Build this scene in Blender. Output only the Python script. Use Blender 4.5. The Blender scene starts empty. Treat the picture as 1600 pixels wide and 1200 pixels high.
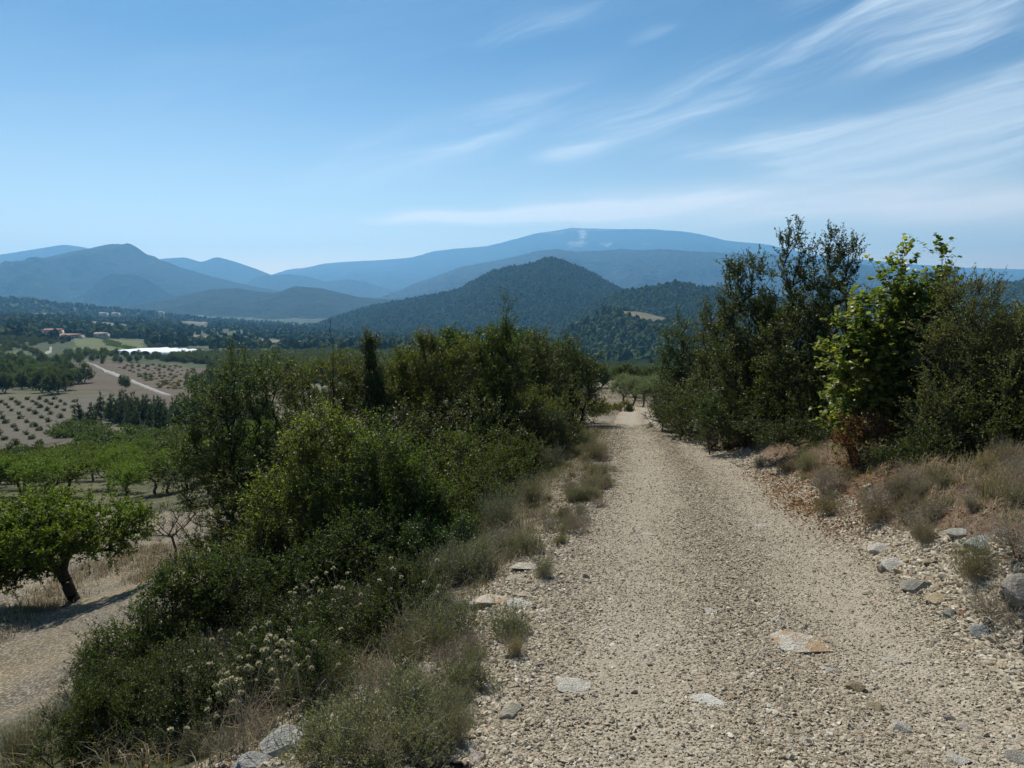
import bpy, bmesh, math, random
import numpy as np
from mathutils import Vector, Matrix, Euler

R = math.radians
scene = bpy.context.scene
col = scene.collection
rs = np.random.RandomState

# ------------------------------------------------------------------ camera
EYE = np.array([0.0, 0.0, 1.65])
PITCH = R(7.5)
F = 1100.0
cam_d = bpy.data.cameras.new('camera')
cam_d.sensor_width = 36.0
cam_d.lens = 36.0 * F / 1600.0
cam_d.clip_start = 0.05
cam_d.clip_end = 90000.0
cam = bpy.data.objects.new('camera', cam_d)
col.objects.link(cam)
cam.location = EYE
cam.rotation_euler = (R(90) - PITCH, 0, 0)
scene.camera = cam

# ------------------------------------------------------------------ light
SUN_AZ, SUN_EL = R(-24), R(50)          # azimuth from +Y towards +X
SUN_STRENGTH = 5.0
SKY_STRENGTH = 0.12
scene.view_settings.view_transform = 'Standard'
scene.view_settings.look = 'None'
scene.view_settings.gamma = 1.0
scene.view_settings.use_curve_mapping = False
scene.view_settings.exposure = 0.3
sun_d = bpy.data.lights.new('sun', 'SUN')
sun_d.energy = SUN_STRENGTH
sun_d.angle = R(0.5)
sun_d.color = (1.0, 0.965, 0.90)
sun = bpy.data.objects.new('sun', sun_d)
col.objects.link(sun)
sdir = Vector((math.sin(SUN_AZ) * math.cos(SUN_EL), math.cos(SUN_AZ) * math.cos(SUN_EL), math.sin(SUN_EL)))
sun.rotation_euler = sdir.to_track_quat('Z', 'Y').to_euler()
sun.location = (0, 0, 3000)

cy = scene.cycles
cy.max_bounces = 5
cy.diffuse_bounces = 2
cy.glossy_bounces = 2
cy.transmission_bounces = 3
cy.volume_bounces = 1
cy.transparent_max_bounces = 4
cy.caustics_reflective = False
cy.caustics_refractive = False
cy.use_denoising = True
try:
    cy.denoiser = 'OPENIMAGEDENOISE'
except Exception:
    pass
cy.sample_clamp_indirect = 3.0

# ------------------------------------------------------------------ pixel helpers (authoring only: they give world metres)
CP, SP = math.cos(PITCH), math.sin(PITCH)


def at(px, py, Z):
    px, py, Z = np.asarray(px, float), np.asarray(py, float), np.asarray(Z, float)
    a = (px - 800.0) / F
    b = (600.0 - py) / F
    return np.stack([EYE[0] + Z * a, EYE[1] + Z * (CP + SP * b), EYE[2] + Z * (-SP + CP * b)], -1)


def az_el(px, py):
    p = at(px, py, 1.0) - EYE
    return math.atan2(p[0], p[1]), math.atan2(p[2], math.hypot(p[0], p[1]))


# ------------------------------------------------------------------ node helpers
def node(nt, typ, **kw):
    n = nt.nodes.new(typ)
    for k, v in kw.items():
        if k.startswith('i_'):
            n.inputs[int(k[2:])].default_value = v
        else:
            setattr(n, k, v)
    return n


def lk(nt, a, b):
    nt.links.new(a, b)


def math_n(nt, op, a, b=None, c=None, clamp=False):
    n = nt.nodes.new('ShaderNodeMath')
    n.operation = op
    n.use_clamp = clamp
    for i, v in enumerate((a, b, c)):
        if v is None:
            continue
        if isinstance(v, (int, float)):
            n.inputs[i].default_value = v
        else:
            lk(nt, v, n.inputs[i])
    return n.outputs[0]


def mixc(nt, fac, a, b, mode='MIX'):
    n = nt.nodes.new('ShaderNodeMix')
    n.data_type = 'RGBA'
    n.blend_type = mode
    for idx, v in ((0, fac), (6, a), (7, b)):
        if isinstance(v, (int, float)):
            n.inputs[idx].default_value = v
        elif isinstance(v, tuple):
            n.inputs[idx].default_value = (*v[:3], 1)
        else:
            lk(nt, v, n.inputs[idx])
    return n.outputs[2]


def maprange(nt, v, a, b, c=0.0, d=1.0, smooth=True):
    n = nt.nodes.new('ShaderNodeMapRange')
    n.interpolation_type = 'SMOOTHSTEP' if smooth else 'LINEAR'
    lk(nt, v, n.inputs[0])
    for i, x in enumerate((a, b, c, d)):
        n.inputs[i + 1].default_value = x
    return n.outputs[0]


def ramp(nt, fac, stops):
    n = nt.nodes.new('ShaderNodeValToRGB')
    e = n.color_ramp.elements
    e[0].position, e[0].color = stops[0][0], (*stops[0][1], 1)
    e[1].position, e[1].color = stops[-1][0], (*stops[-1][1], 1)
    for p, c in stops[1:-1]:
        k = e.new(p)
        k.color = (*c, 1)
    lk(nt, fac, n.inputs[0])
    return n.outputs[0]


def noise_n(nt, vec, scale, detail=4, rough=0.55, dist=0.0):
    n = nt.nodes.new('ShaderNodeTexNoise')
    n.inputs['Scale'].default_value = scale
    n.inputs['Detail'].default_value = detail
    n.inputs['Roughness'].default_value = rough
    n.inputs['Distortion'].default_value = dist
    if vec is not None:
        lk(nt, vec, n.inputs['Vector'])
    return n.outputs[0]


def vor_n(nt, vec, scale, out='Color', rnd=1.0):
    n = nt.nodes.new('ShaderNodeTexVoronoi')
    n.inputs['Scale'].default_value = scale
    n.inputs['Randomness'].default_value = rnd
    lk(nt, vec, n.inputs['Vector'])
    return n.outputs[out]


def bump_n(nt, h, strength, dist, normal=None):
    n = nt.nodes.new('ShaderNodeBump')
    n.inputs['Strength'].default_value = strength
    n.inputs['Distance'].default_value = dist
    lk(nt, h, n.inputs['Height'])
    if normal is not None:
        lk(nt, normal, n.inputs['Normal'])
    return n.outputs[0]


def mat_new(name):
    m = bpy.data.materials.new(name)
    m.use_nodes = True
    nt = m.node_tree
    b = nt.nodes['Principled BSDF']
    return m, nt, b


def simple_mat(name, c, rough=0.8, var=0.15, scale=3.0):
    m, nt, b = mat_new(name)
    g = node(nt, 'ShaderNodeTexCoord').outputs['Object']
    n = noise_n(nt, g, scale)
    lo = tuple(x * (1 - var) for x in c)
    hi = tuple(min(1, x * (1 + var)) for x in c)
    lk(nt, ramp(nt, n, [(0.3, lo), (0.7, hi)]), b.inputs['Base Color'])
    b.inputs['Roughness'].default_value = rough
    b.inputs['Specular IOR Level'].default_value = 0.25
    return m


# ------------------------------------------------------------------ sky
world = bpy.data.worlds.new('World')
scene.world = world
world.use_nodes = True
wt = world.node_tree
wt.nodes.clear()
wout = node(wt, 'ShaderNodeOutputWorld')
bg = node(wt, 'ShaderNodeBackground')
bg.inputs[1].default_value = 1.0
lk(wt, bg.outputs[0], wout.inputs[0])
sky = node(wt, 'ShaderNodeTexSky')
sky.sky_type = 'NISHITA'
sky.sun_disc = False
sky.sun_elevation = SUN_EL
sky.sun_rotation = SUN_AZ
sky.altitude = 500
sky.air_density = 1.0
sky.dust_density = 0.2
sky.ozone_density = 2.5
skc = wt.nodes.new('ShaderNodeVectorMath')
skc.operation = 'SCALE'
lk(wt, sky.outputs[0], skc.inputs[0])
skc.inputs['Scale'].default_value = SKY_STRENGTH
tc = node(wt, 'ShaderNodeTexCoord')
sep = node(wt, 'ShaderNodeSeparateXYZ')
lk(wt, tc.outputs['Generated'], sep.inputs[0])
azn = math_n(wt, 'ARCTAN2', sep.outputs[0], sep.outputs[1])
eln = math_n(wt, 'ARCSINE', sep.outputs[2])
comb = node(wt, 'ShaderNodeCombineXYZ')
lk(wt, azn, comb.inputs[0])
lk(wt, eln, comb.inputs[1])
# warp
wn = wt.nodes.new('ShaderNodeTexNoise')
wn.inputs['Scale'].default_value = 5.0
wn.inputs['Detail'].default_value = 3
lk(wt, comb.outputs[0], wn.inputs['Vector'])
wv = wt.nodes.new('ShaderNodeVectorMath')
wv.operation = 'MULTIPLY_ADD'
lk(wt, wn.outputs[1], wv.inputs[0])
wv.inputs[1].default_value = (0.10, 0.03, 0)
wv.inputs[2].default_value = (-0.05, -0.015, 0)
wadd = wt.nodes.new('ShaderNodeVectorMath')
wadd.operation = 'ADD'
lk(wt, comb.outputs[0], wadd.inputs[0])
lk(wt, wv.outputs[0], wadd.inputs[1])
P = wadd.outputs[0]


def streak(angle, sx, sy, scale, lo, hi):
    mp = wt.nodes.new('ShaderNodeMapping')
    mp.vector_type = 'TEXTURE'
    mp.inputs['Rotation'].default_value = (0, 0, angle)
    mp.inputs['Scale'].default_value = (sx, sy, 1)
    lk(wt, P, mp.inputs[0])
    n = noise_n(wt, mp.outputs[0], scale, 9, 0.62, 0.3)
    return maprange(wt, n, lo, hi)


def blob(a, b, width, strength):
    """soft ellipse in sky directions from a to b (given where the photo shows the cloud's ends)"""
    A, B = az_el(*a), az_el(*b)
    cx, cyy = (A[0] + B[0]) / 2, (A[1] + B[1]) / 2
    dx, dy = B[0] - A[0], B[1] - A[1]
    L = math.hypot(dx, dy) / 2
    mp = wt.nodes.new('ShaderNodeMapping')
    mp.vector_type = 'TEXTURE'
    mp.inputs['Location'].default_value = (cx, cyy, 0)
    mp.inputs['Rotation'].default_value = (0, 0, math.atan2(dy, dx))
    mp.inputs['Scale'].default_value = (L, width, 1)
    lk(wt, P, mp.inputs[0])
    ln = wt.nodes.new('ShaderNodeVectorMath')
    ln.operation = 'LENGTH'
    lk(wt, mp.outputs[0], ln.inputs[0])
    return maprange(wt, ln.outputs['Value'], 1.0, 0.15, 0.0, strength)


s_diag = streak(R(17), 4.2, 0.42, 8.0, 0.34, 0.74)
s_flat = streak(R(5), 5.0, 0.5, 8.0, 0.34, 0.72)
s_feath = streak(R(7), 3.0, 0.40, 9.0, 0.34, 0.68)
diag = [((480, 320), (1000, 90), 0.040, 0.62), ((780, 250), (1420, 20), 0.050, 0.8), ((700, 90), (960, -10), 0.018, 0.55),
        ((1150, 110), (1800, -160), 0.08, 0.55), ((1300, 90), (1900, 60), 0.05, 0.75), ((960, 70), (1060, 30), 0.012, 0.4),
        ((380, 330), (720, 170), 0.03, 0.25), ((1200, 40), (2000, -500), 0.2, 0.5)]
flat = [((480, 345), (1300, 300), 0.018, 0.8), ((700, 320), (1900, 285), 0.045, 0.65), ((1200, 300), (2100, 330), 0.05, 0.5), ((560, 345), (900, 330), 0.010, 0.6)]
feath = [((960, 238), (1900, 195), 0.050, 1.35), ((1330, 200), (2000, 110), 0.055, 1.2), ((815, 255), (1000, 220), 0.018, 1.0), ((1130, 270), (1700, 265), 0.03, 0.7)]


def total(lst, s):
    acc = None
    for a, b, w, k in lst:
        v = blob(a, b, w, k)
        acc = v if acc is None else math_n(wt, 'ADD', acc, v)
    return math_n(wt, 'MULTIPLY', acc, s)


c1 = total(diag, s_diag)
c2 = math_n(wt, 'MULTIPLY', total(flat, math_n(wt, 'ADD', math_n(wt, 'MULTIPLY', s_flat, 0.7), 0.3)), 1.5)
c3 = total(feath, math_n(wt, 'ADD', math_n(wt, 'MULTIPLY', s_feath, 0.9), 0.06))
veil = math_n(wt, 'MULTIPLY', s_diag, 0.06)
cl = math_n(wt, 'ADD', c1, math_n(wt, 'ADD', c3, veil))
cl = math_n(wt, 'MULTIPLY', cl, 1.45)
fib = streak(R(9), 6.0, 0.16, 10.0, 0.28, 0.72)
cl = math_n(wt, 'MULTIPLY', math_n(wt, 'MINIMUM', cl, 0.90), math_n(wt, 'ADD', math_n(wt, 'MULTIPLY', fib, 0.55), 0.45))
tintc = ramp(wt, maprange(wt, eln, 0.0, 0.62, 0, 1, False), [(0.0, (1.36, 1.08, 0.84)), (0.14, (0.90, 0.80, 0.67)), (0.5, (0.32, 0.45, 0.51)), (1.0, (0.19, 0.36, 0.46))])
skyt = mixc(wt, 1.0, skc.outputs[0], tintc, 'MULTIPLY')
skycol = mixc(wt, cl, skyt, (0.60, 0.70, 0.78))
skycol = mixc(wt, math_n(wt, 'MINIMUM', c2, 0.75), skycol, (0.95, 0.95, 0.93))
lk(wt, skycol, bg.inputs[0])


# ------------------------------------------------------------------ numpy noise
def _hash(ix, iy, seed):
    h = (ix.astype(np.int64) * 374761393 + iy.astype(np.int64) * 668265263 + seed * 1442695041) & 0xffffffff
    h = ((h ^ (h >> 13)) * 1274126177) & 0xffffffff
    return ((h ^ (h >> 16)) & 0xffffff) / float(0xffffff)


def vnoise(x, y, seed=0):
    x, y = np.asarray(x, float), np.asarray(y, float)
    ix, iy = np.floor(x), np.floor(y)
    fx, fy = x - ix, y - iy
    fx, fy = fx * fx * (3 - 2 * fx), fy * fy * (3 - 2 * fy)
    a, b = _hash(ix, iy, seed), _hash(ix + 1, iy, seed)
    c, d = _hash(ix, iy + 1, seed), _hash(ix + 1, iy + 1, seed)
    return (a + (b - a) * fx + (c - a) * fy + (a - b - c + d) * fx * fy) * 2 - 1


def fbm(x, y, octs=4, seed=0, gain=0.5):
    v, amp, s = 0, 1.0, 0
    for o in range(octs):
        v = v + amp * vnoise(x * 2 ** o + 17.3 * o, y * 2 ** o - 9.1 * o, seed + o)
        s += amp
        amp *= gain
    return v / s


def ridged(x, y, octs=4, seed=0):
    v, amp, s = 0, 1.0, 0
    for o in range(octs):
        v = v + amp * (1 - np.abs(vnoise(x * 2 ** o + 7.7 * o, y * 2 ** o + 3.3 * o, seed + o)) * 2)
        s += amp
        amp *= 0.5
    return v / s


def sstep(a, b, x):
    t = np.clip((x - a) / (b - a), 0, 1)
    return t * t * (3 - 2 * t)


# ------------------------------------------------------------------ terrain height
CTRL = [
    # the track: rows across (px, py, Z)
    (740, 1200, 2.94), (1250, 1200, 2.94), (1800, 1200, 2.90),
    (830, 1000, 4.36), (1150, 1000, 4.36), (1500, 1000, 4.30),
    (880, 850, 6.86), (1110, 850, 6.86), (1350, 850, 6.80),
    (940, 750, 11.1), (1080, 750, 11.1), (1215, 750, 11.0),
    (955, 700, 16.0), (1040, 700, 16.0), (1130, 700, 16.0),
    (900, 670, 21.8), (1050, 670, 21.8), (960, 656, 27.0), (1030, 656, 26.5), (880, 656, 27.0),
    (985, 642, 43.0), (900, 642, 42.0), (1060, 642, 42.0), (980, 631, 62.0), (1060, 631, 62.0), (900, 625, 62.0), (960, 606, 95.0), (1040, 610, 95.0), (870, 605, 95.0),
    (960, 597, 135.0), (1060, 600, 135.0), (980, 592, 420.0), (900, 575, 700.0), (1050, 575, 700.0),
    # right bank
    (1580, 1000, 4.15), (1900, 1000, 3.7), (1450, 880, 5.55), (1600, 870, 5.15), (1340, 800, 7.6), (1450, 800, 6.9), (1600, 790, 6.5),
    (1250, 730, 11.4), (1330, 735, 10.5), (1450, 745, 9.2), (1800, 760, 7.6), (1140, 680, 18.0), (1250, 690, 16.5), (1450, 690, 15.5), (1700, 690, 15), (1080, 660, 25), (1250, 655, 27),
    (1500, 660, 27), (1700, 660, 30), (1300, 625, 60), (1600, 625, 60), (2000, 640, 60), (1300, 600, 140), (1700, 600, 140), (1300, 560, 900), (1700, 560, 900), (2200, 560, 900),
    # left verge and bank
    (700, 1200, 2.95), (560, 1200, 3.15), (400, 1200, 3.6), (200, 1200, 4.3), (0, 1200, 5.2), (-300, 1250, 5.2),
    (760, 1000, 4.40), (680, 1000, 4.65), (560, 1010, 5.3), (420, 1030, 6.3), (250, 1060, 7.6), (130, 1085, 8.6),
    (820, 850, 7.0), (760, 855, 7.6), (650, 870, 8.8), (500, 890, 10.8), (380, 900, 12.6), (300, 890, 14.6),
    (900, 745, 11.5), (850, 745, 12.4), (760, 760, 14.2), (640, 775, 17.0), (500, 790, 21.0),
    (900, 690, 18.0), (850, 685, 20.0), (760, 690, 24.0), (600, 700, 30.0),
    (820, 650, 33.0), (650, 650, 45.0), (500, 660, 55.0),
    # terrace with the orchard
    (40, 1100, 9.8), (0, 1020, 12.5), (90, 950, 16.0), (-150, 960, 15.0), (220, 900, 17.8), (200, 870, 20.0), (0, 880, 20.5), (-300, 880, 20.0),
    (140, 765, 50.0), (0, 770, 48.0), (-300, 780, 46.0), (280, 770, 46.0), (300, 720, 80.0), (150, 720, 88.0), (0, 722, 92.0), (-400, 720, 92.0), (430, 700, 80.0),
    (0, 712, 112.0), (120, 690, 128.0), (-400, 700, 118.0), (300, 680, 140.0), (450, 660, 150.0),
    (0, 622, 240.0), (150, 618, 245.0), (-400, 620, 245.0), (300, 618, 250.0), (450, 615, 250.0), (600, 600, 260.0),
    (240, 610, 280.0), (135, 561, 520.0), (0, 560, 500.0), (-400, 560, 500.0), (320, 570, 520.0), (500, 565, 560.0), (700, 560, 700.0),
    (260, 550, 700.0), (100, 526, 900.0), (-200, 522, 900.0), (300, 536, 1000.0), (500, 540, 1100.0), (700, 540, 1200.0),
    (0, 500, 1500.0), (-400, 500, 1500.0), (250, 512, 1600.0), (450, 522, 1700.0), (700, 530, 1900.0), (1000, 540, 1900.0), (1500, 540, 1900.0),
    (0, 486, 2500.0), (-400, 486, 2500.0), (250, 500, 2700.0), (450, 509, 3200.0), (700, 510, 3200.0), (1100, 510, 3200.0), (1600, 510, 3200.0), (2200, 510, 3200.0),
    (0, 484, 5000.0), (450, 491, 5000.0), (800, 492, 5000.0), (1600, 492, 5000.0), (2200, 492, 5000), (-500, 480, 5000),
]
_c = np.array(CTRL, float)
_w = at(_c[:, 0], _c[:, 1], _c[:, 2])


def _uv(x, y):
    r = np.hypot(x, y)
    return np.arctan2(x, y) * 1.6, np.log(np.maximum(r, 0.5))


_extra = []
for a in (-170, -140, -110, -85, -65, 65, 85, 110, 140, 170):
    side = -0.35 if a < 0 else 0.06
    for rr, zz in ((1.2, -0.05 + 0.0), (3, 0.0), (8, 0.2), (30, 0.6), (120, -4), (600, -45), (2500, -110), (7000, -160)):
        x, y = rr * math.sin(R(a)), rr * math.cos(R(a))
        z = zz + (side * min(max(abs(x) - 2.0, 0), 18) if a < 0 else 0.03 * min(abs(x), 10)) - 0.12 * min(max(y, -10), 30)
        _extra.append((x, y, z))
for a in (-50, -25, 0, 25, 50):
    _extra.append((1.2 * math.sin(R(a)), 1.2 * math.cos(R(a)), -0.12 * 1.2 * math.cos(R(a)) + 0.0))
    _extra.append((9000 * math.sin(R(a)), 9000 * math.cos(R(a)), -165))
    _extra.append((24000 * math.sin(R(a)), 24000 * math.cos(R(a)), -170))
for x, y in ((-1.2, 2.2), (-0.3, 2.0), (0.6, 2.0), (1.6, 2.0), (2.4, 2.2)):
    _extra.append((x, y, -0.12 * y))
_e = np.array(_extra)
_pts = np.vstack([_w, _e])
_u, _v = _uv(_pts[:, 0], _pts[:, 1])
_r = np.hypot(_pts[:, 0], _pts[:, 1])
_t = (EYE[2] - _pts[:, 2]) / _r


def _phi(d2):
    return np.where(d2 > 1e-12, 0.5 * d2 * np.log(np.maximum(d2, 1e-12)), 0)


_n = len(_pts)
_K = _phi((_u[:, None] - _u[None]) ** 2 + (_v[:, None] - _v[None]) ** 2) + np.eye(_n) * 0.002
_P = np.stack([np.ones(_n), _u, _v], 1)
_A = np.block([[_K, _P], [_P.T, np.zeros((3, 3))]])
_sol = np.linalg.solve(_A, np.concatenate([_t, np.zeros(3)]))


def ground_t(x, y):
    x, y = np.atleast_1d(np.asarray(x, float)), np.atleast_1d(np.asarray(y, float))
    sh = x.shape
    u, v = _uv(x.ravel(), y.ravel())
    out = np.empty(u.shape)
    for s in range(0, len(u), 20000):
        uu, vv = u[s:s + 20000], v[s:s + 20000]
        k = _phi((uu[:, None] - _u[None]) ** 2 + (vv[:, None] - _v[None]) ** 2)
        out[s:s + 20000] = k @ _sol[:_n] + _sol[_n] + _sol[_n + 1] * uu + _sol[_n + 2] * vv
    return out.reshape(sh)


# the track: left and right edges (px, py, Z) -> world
EDGE_L = at([640, 735, 775, 825, 875, 905, 945, 962, 965, 962, 963, 972, 978], [1600, 1200, 1080, 1000, 860, 810, 750, 705, 680, 664, 655, 642, 633],
            [1.55, 2.94, 3.6, 4.36, 6.6, 8.0, 11.1, 15.4, 19.5, 23.7, 27.2, 43, 58])
EDGE_R = at([2500, 1830, 1640, 1500, 1360, 1290, 1215, 1135, 1085, 1052, 1035, 1024, 1010], [1600, 1200, 1080, 1000, 860, 810, 750, 705, 680, 664, 655, 642, 633],
            [1.55, 2.94, 3.6, 4.36, 6.6, 8.0, 11.1, 15.4, 19.5, 23.7, 27.2, 43, 58])
EDGE_L = np.vstack([[-1.0, -12, 0], [-0.75, -2, 0], EDGE_L])
EDGE_R = np.vstack([[2.4, -12, 0], [2.45, -2, 0], EDGE_R])


def edges_at(y):
    return np.interp(y, EDGE_L[:, 1], EDGE_L[:, 0]), np.interp(y, EDGE_R[:, 1], EDGE_R[:, 0])


def road_mask(x, y, soft=0.25):
    l, r = edges_at(y)
    d = np.minimum(x - l, r - x)
    return sstep(-soft, soft, d) * (y < 60)


def ground_z(x, y, micro=True):
    x, y = np.asarray(x, float), np.asarray(y, float)
    r = np.maximum(np.hypot(x, y), 0.5)
    z = EYE[2] - r * ground_t(x, y).reshape(r.shape)
    if micro:
        rm = road_mask(x, y, 0.5)
        off = (1 - rm) * sstep(1.0, 3.0, r)
        z = z + off * (0.05 * fbm(x * 1.3, y * 1.3, 4, 5) + 0.02 * fbm(x * 6, y * 6, 3, 8))
        z = z + sstep(60, 400, r) * 1.5 * fbm(x / 60, y / 60, 3, 11) + sstep(900, 3000, r) * 12 * fbm(x / 500, y / 500, 4, 12)
        z = z + rm * 0.012 * fbm(x * 2.2, y * 1.1, 3, 3)
        l, rr = edges_at(y)
        bk = sstep(0.0, 0.75, x - rr + .25 * fbm(x * 1.3, y * 1.3, 3, 91)) * sstep(1.0, 3.0, y) * (1 - sstep(18, 26, y)) * (1 - .6 * sstep(2, 6, x - rr))
        z = z + bk * (0.34 + 0.14 * fbm(x * 2.5, y * 2.5, 3, 92))
        c = (x - l) / np.maximum(rr - l, 0.1)
        ruts = -0.025 * (np.exp(-((c - 0.26) / 0.13) ** 2) + np.exp(-((c - 0.76) / 0.13) ** 2))
        z = z + rm * ruts * (y > 0.5)
    return z


def gz(x, y):
    return float(ground_z(np.array([x]), np.array([y]))[0])


_Zs = np.exp(np.linspace(math.log(1.5), math.log(6000), 500))


def hit(px, py):
    """where the line through this point of the view meets the ground"""
    p = at(px, py, _Zs)
    d = p[:, 2] - ground_z(p[:, 0], p[:, 1])
    k = np.argmax(d < 0) if (d < 0).any() else len(_Zs) - 1
    k = max(k, 1)
    t = d[k - 1] / (d[k - 1] - d[k]) if d[k - 1] != d[k] else 0
    z = _Zs[k - 1] + t * (_Zs[k] - _Zs[k - 1])
    q = at(px, py, z)
    return np.array([q[0], q[1], gz(q[0], q[1])]), z


def hit_many(px, py):
    px, py = np.ravel(px), np.ravel(py)
    out = np.zeros((len(px), 3))
    for s in range(0, len(px), 60):
        a, b = px[s:s + 60], py[s:s + 60]
        p = at(a[:, None], b[:, None], _Zs[None])
        d = p[..., 2] - ground_z(p[..., 0], p[..., 1])
        neg = d < 0
        k = np.where(neg.any(1), neg.argmax(1), len(_Zs) - 1)
        k = np.maximum(k, 1)
        i = np.arange(len(a))
        d0, d1 = d[i, k - 1], d[i, k]
        t = np.clip(d0 / np.where(d0 == d1, 1, d0 - d1), 0, 1)
        z = _Zs[k - 1] + t * (_Zs[k] - _Zs[k - 1])
        q = at(a, b, z)
        q[:, 2] = ground_z(q[:, 0], q[:, 1])
        out[s:s + 60] = q
    return out


# ------------------------------------------------------------------ mesh helpers
def make_mesh(name, verts, faces_list, mats=(), attrs=None, smooth=False, face_mat=None):
    """faces_list: list of int arrays (n,3) or (n,4); attrs: {name: (domain, values)}"""
    me = bpy.data.meshes.new(name)
    verts = np.asarray(verts, np.float32)
    me.vertices.add(len(verts))
    me.vertices.foreach_set('co', verts.ravel())
    faces_list = [np.asarray(f, np.int32) for f in faces_list if len(f)]
    tot = np.concatenate([np.full(len(f), f.shape[1], np.int32) for f in faces_list])
    loops = np.concatenate([f.ravel() for f in faces_list])
    me.loops.add(len(loops))
    me.loops.foreach_set('vertex_index', loops)
    me.polygons.add(len(tot))
    me.polygons.foreach_set('loop_start', np.concatenate([[0], np.cumsum(tot)[:-1]]).astype(np.int32))
    try:
        me.polygons.foreach_set('loop_total', tot)
    except Exception:
        pass
    if smooth:
        me.polygons.foreach_set('use_smooth', np.ones(len(tot), bool))
    if face_mat is not None:
        me.polygons.foreach_set('material_index', np.asarray(face_mat, np.int32))
    me.update(calc_edges=True)
    for k, (dom, val) in (attrs or {}).items():
        a = me.attributes.new(k, 'FLOAT', dom)
        a.data.foreach_set('value', np.asarray(val, np.float32))
    for m in mats:
        me.materials.append(m)
    return me


def link(name, data, parent=None, loc=None, rot=None, sc=None, **props):
    o = bpy.data.objects.new(name, data)
    col.objects.link(o)
    if loc is not None:
        o.location = [float(v) for v in loc]
    if rot is not None:
        o.rotation_euler = rot
    if sc is not None:
        o.scale = (sc, sc, sc) if isinstance(sc, (int, float)) else sc
    if parent is not None:
        o.parent = parent
    for k, v in props.items():
        if v is not None:
            o[k] = v
    return o


def thing(name, label, cat, loc, rz=0.0, group=None, sc=1.0):
    return link(name, None, loc=loc, rot=(0, 0, rz), sc=sc, label=label, category=cat, group=group)


KIDS = {}


def dup(root, loc, rz=0.0, sc=1.0, label=None, group=None):
    r = root.copy()
    col.objects.link(r)
    r.location = [float(v) for v in loc]
    r.rotation_euler = (0, 0, rz)
    r.scale = (sc, sc, sc) if isinstance(sc, (int, float)) else sc
    if label:
        r['label'] = label
    if group:
        r['group'] = group
    for ch in KIDS[root.name]:
        c = ch.copy()
        col.objects.link(c)
        c.parent = r
    return r


def grid_faces(nu, nv):
    i = np.arange(nu - 1)[:, None] * nv + np.arange(nv - 1)[None]
    i = i.ravel()
    return np.stack([i, i + nv, i + nv + 1, i + 1], 1)


def tubes(p0, p1, r0, r1, sides=5):
    p0, p1 = np.asarray(p0, float), np.asarray(p1, float)
    r0, r1 = np.asarray(r0, float), np.asarray(r1, float)
    n = len(p0)
    d = p1 - p0
    d /= np.maximum(np.linalg.norm(d, axis=1, keepdims=True), 1e-9)
    ref = np.where(np.abs(d[:, 2:3]) > 0.9, np.array([[1.0, 0, 0]]), np.array([[0, 0, 1.0]]))
    a = np.cross(d, ref)
    a /= np.maximum(np.linalg.norm(a, axis=1, keepdims=True), 1e-9)
    b = np.cross(d, a)
    ang = np.arange(sides) * 2 * np.pi / sides
    ring = a[:, None] * np.cos(ang)[None, :, None] + b[:, None] * np.sin(ang)[None, :, None]
    v = np.concatenate([p0[:, None] + ring * r0[:, None, None], p1[:, None] + ring * r1[:, None, None]], 1).reshape(-1, 3)
    base = np.arange(n)[:, None] * 2 * sides
    k = np.arange(sides)
    k2 = (k + 1) % sides
    f = np.stack([base + k, base + k2, base + k2 + sides, base + k + sides], -1).reshape(-1, 4)
    return v, f


def unit(v):
    return v / np.maximum(np.linalg.norm(v, axis=-1, keepdims=True), 1e-9)


# ------------------------------------------------------------------ materials: ground
def geo_pos(nt):
    return node(nt, 'ShaderNodeNewGeometry').outputs['Position']


def attr(nt, name):
    n = node(nt, 'ShaderNodeAttribute')
    n.attribute_name = name
    return n.outputs['Fac']


# track: crushed limestone
M = {}
m, nt, b = mat_new('limestone_gravel')
g = geo_pos(nt)
warp = mixc(nt, 0.03, g, node(nt, 'ShaderNodeTexNoise').outputs[1], 'LINEAR_LIGHT')
v1 = vor_n(nt, warp, 55)
v2 = vor_n(nt, g, 130)
s1 = node(nt, 'ShaderNodeSeparateColor')
lk(nt, v1, s1.inputs[0])
s2 = node(nt, 'ShaderNodeSeparateColor')
lk(nt, v2, s2.inputs[0])
cA = ramp(nt, s1.outputs[0], [(0.0, (0.20, 0.165, 0.115)), (0.35, (0.31, 0.265, 0.19)), (0.75, (0.40, 0.35, 0.26)), (1.0, (0.58, 0.54, 0.45))])
cB = ramp(nt, s2.outputs[1], [(0.0, (0.17, 0.14, 0.10)), (0.5, (0.33, 0.28, 0.20)), (1.0, (0.50, 0.45, 0.36))])
cc = mixc(nt, 0.5, cA, cB)
big = noise_n(nt, g, 0.9, 5, 0.6)
cc = mixc(nt, maprange(nt, big, 0.35, 0.7, 0, 0.55), cc, (0.30, 0.235, 0.155))
big2 = noise_n(nt, g, 3.5, 5, 0.65)
cc = mixc(nt, maprange(nt, big2, 0.45, 0.75, 0, 0.4), cc, (0.38, 0.33, 0.24))
fine = ramp(nt, noise_n(nt, g, 90, 5, .8), [(.3, (.24, .205, .15)), (.7, (.38, .34, .27))])
cc = mixc(nt, math_n(nt, 'MULTIPLY', attr(nt, 'rut'), 0.45), cc, fine)
cc = mixc(nt, math_n(nt, 'MULTIPLY', attr(nt, 'ridge'), 0.55), cc, (0.23, 0.165, 0.105))
lk(nt, cc, b.inputs['Base Color'])
b.inputs['Roughness'].default_value = 0.95
b.inputs['Specular IOR Level'].default_value = 0.15
d1 = vor_n(nt, warp, 55, 'Distance')
d2 = vor_n(nt, g, 130, 'Distance')
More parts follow.
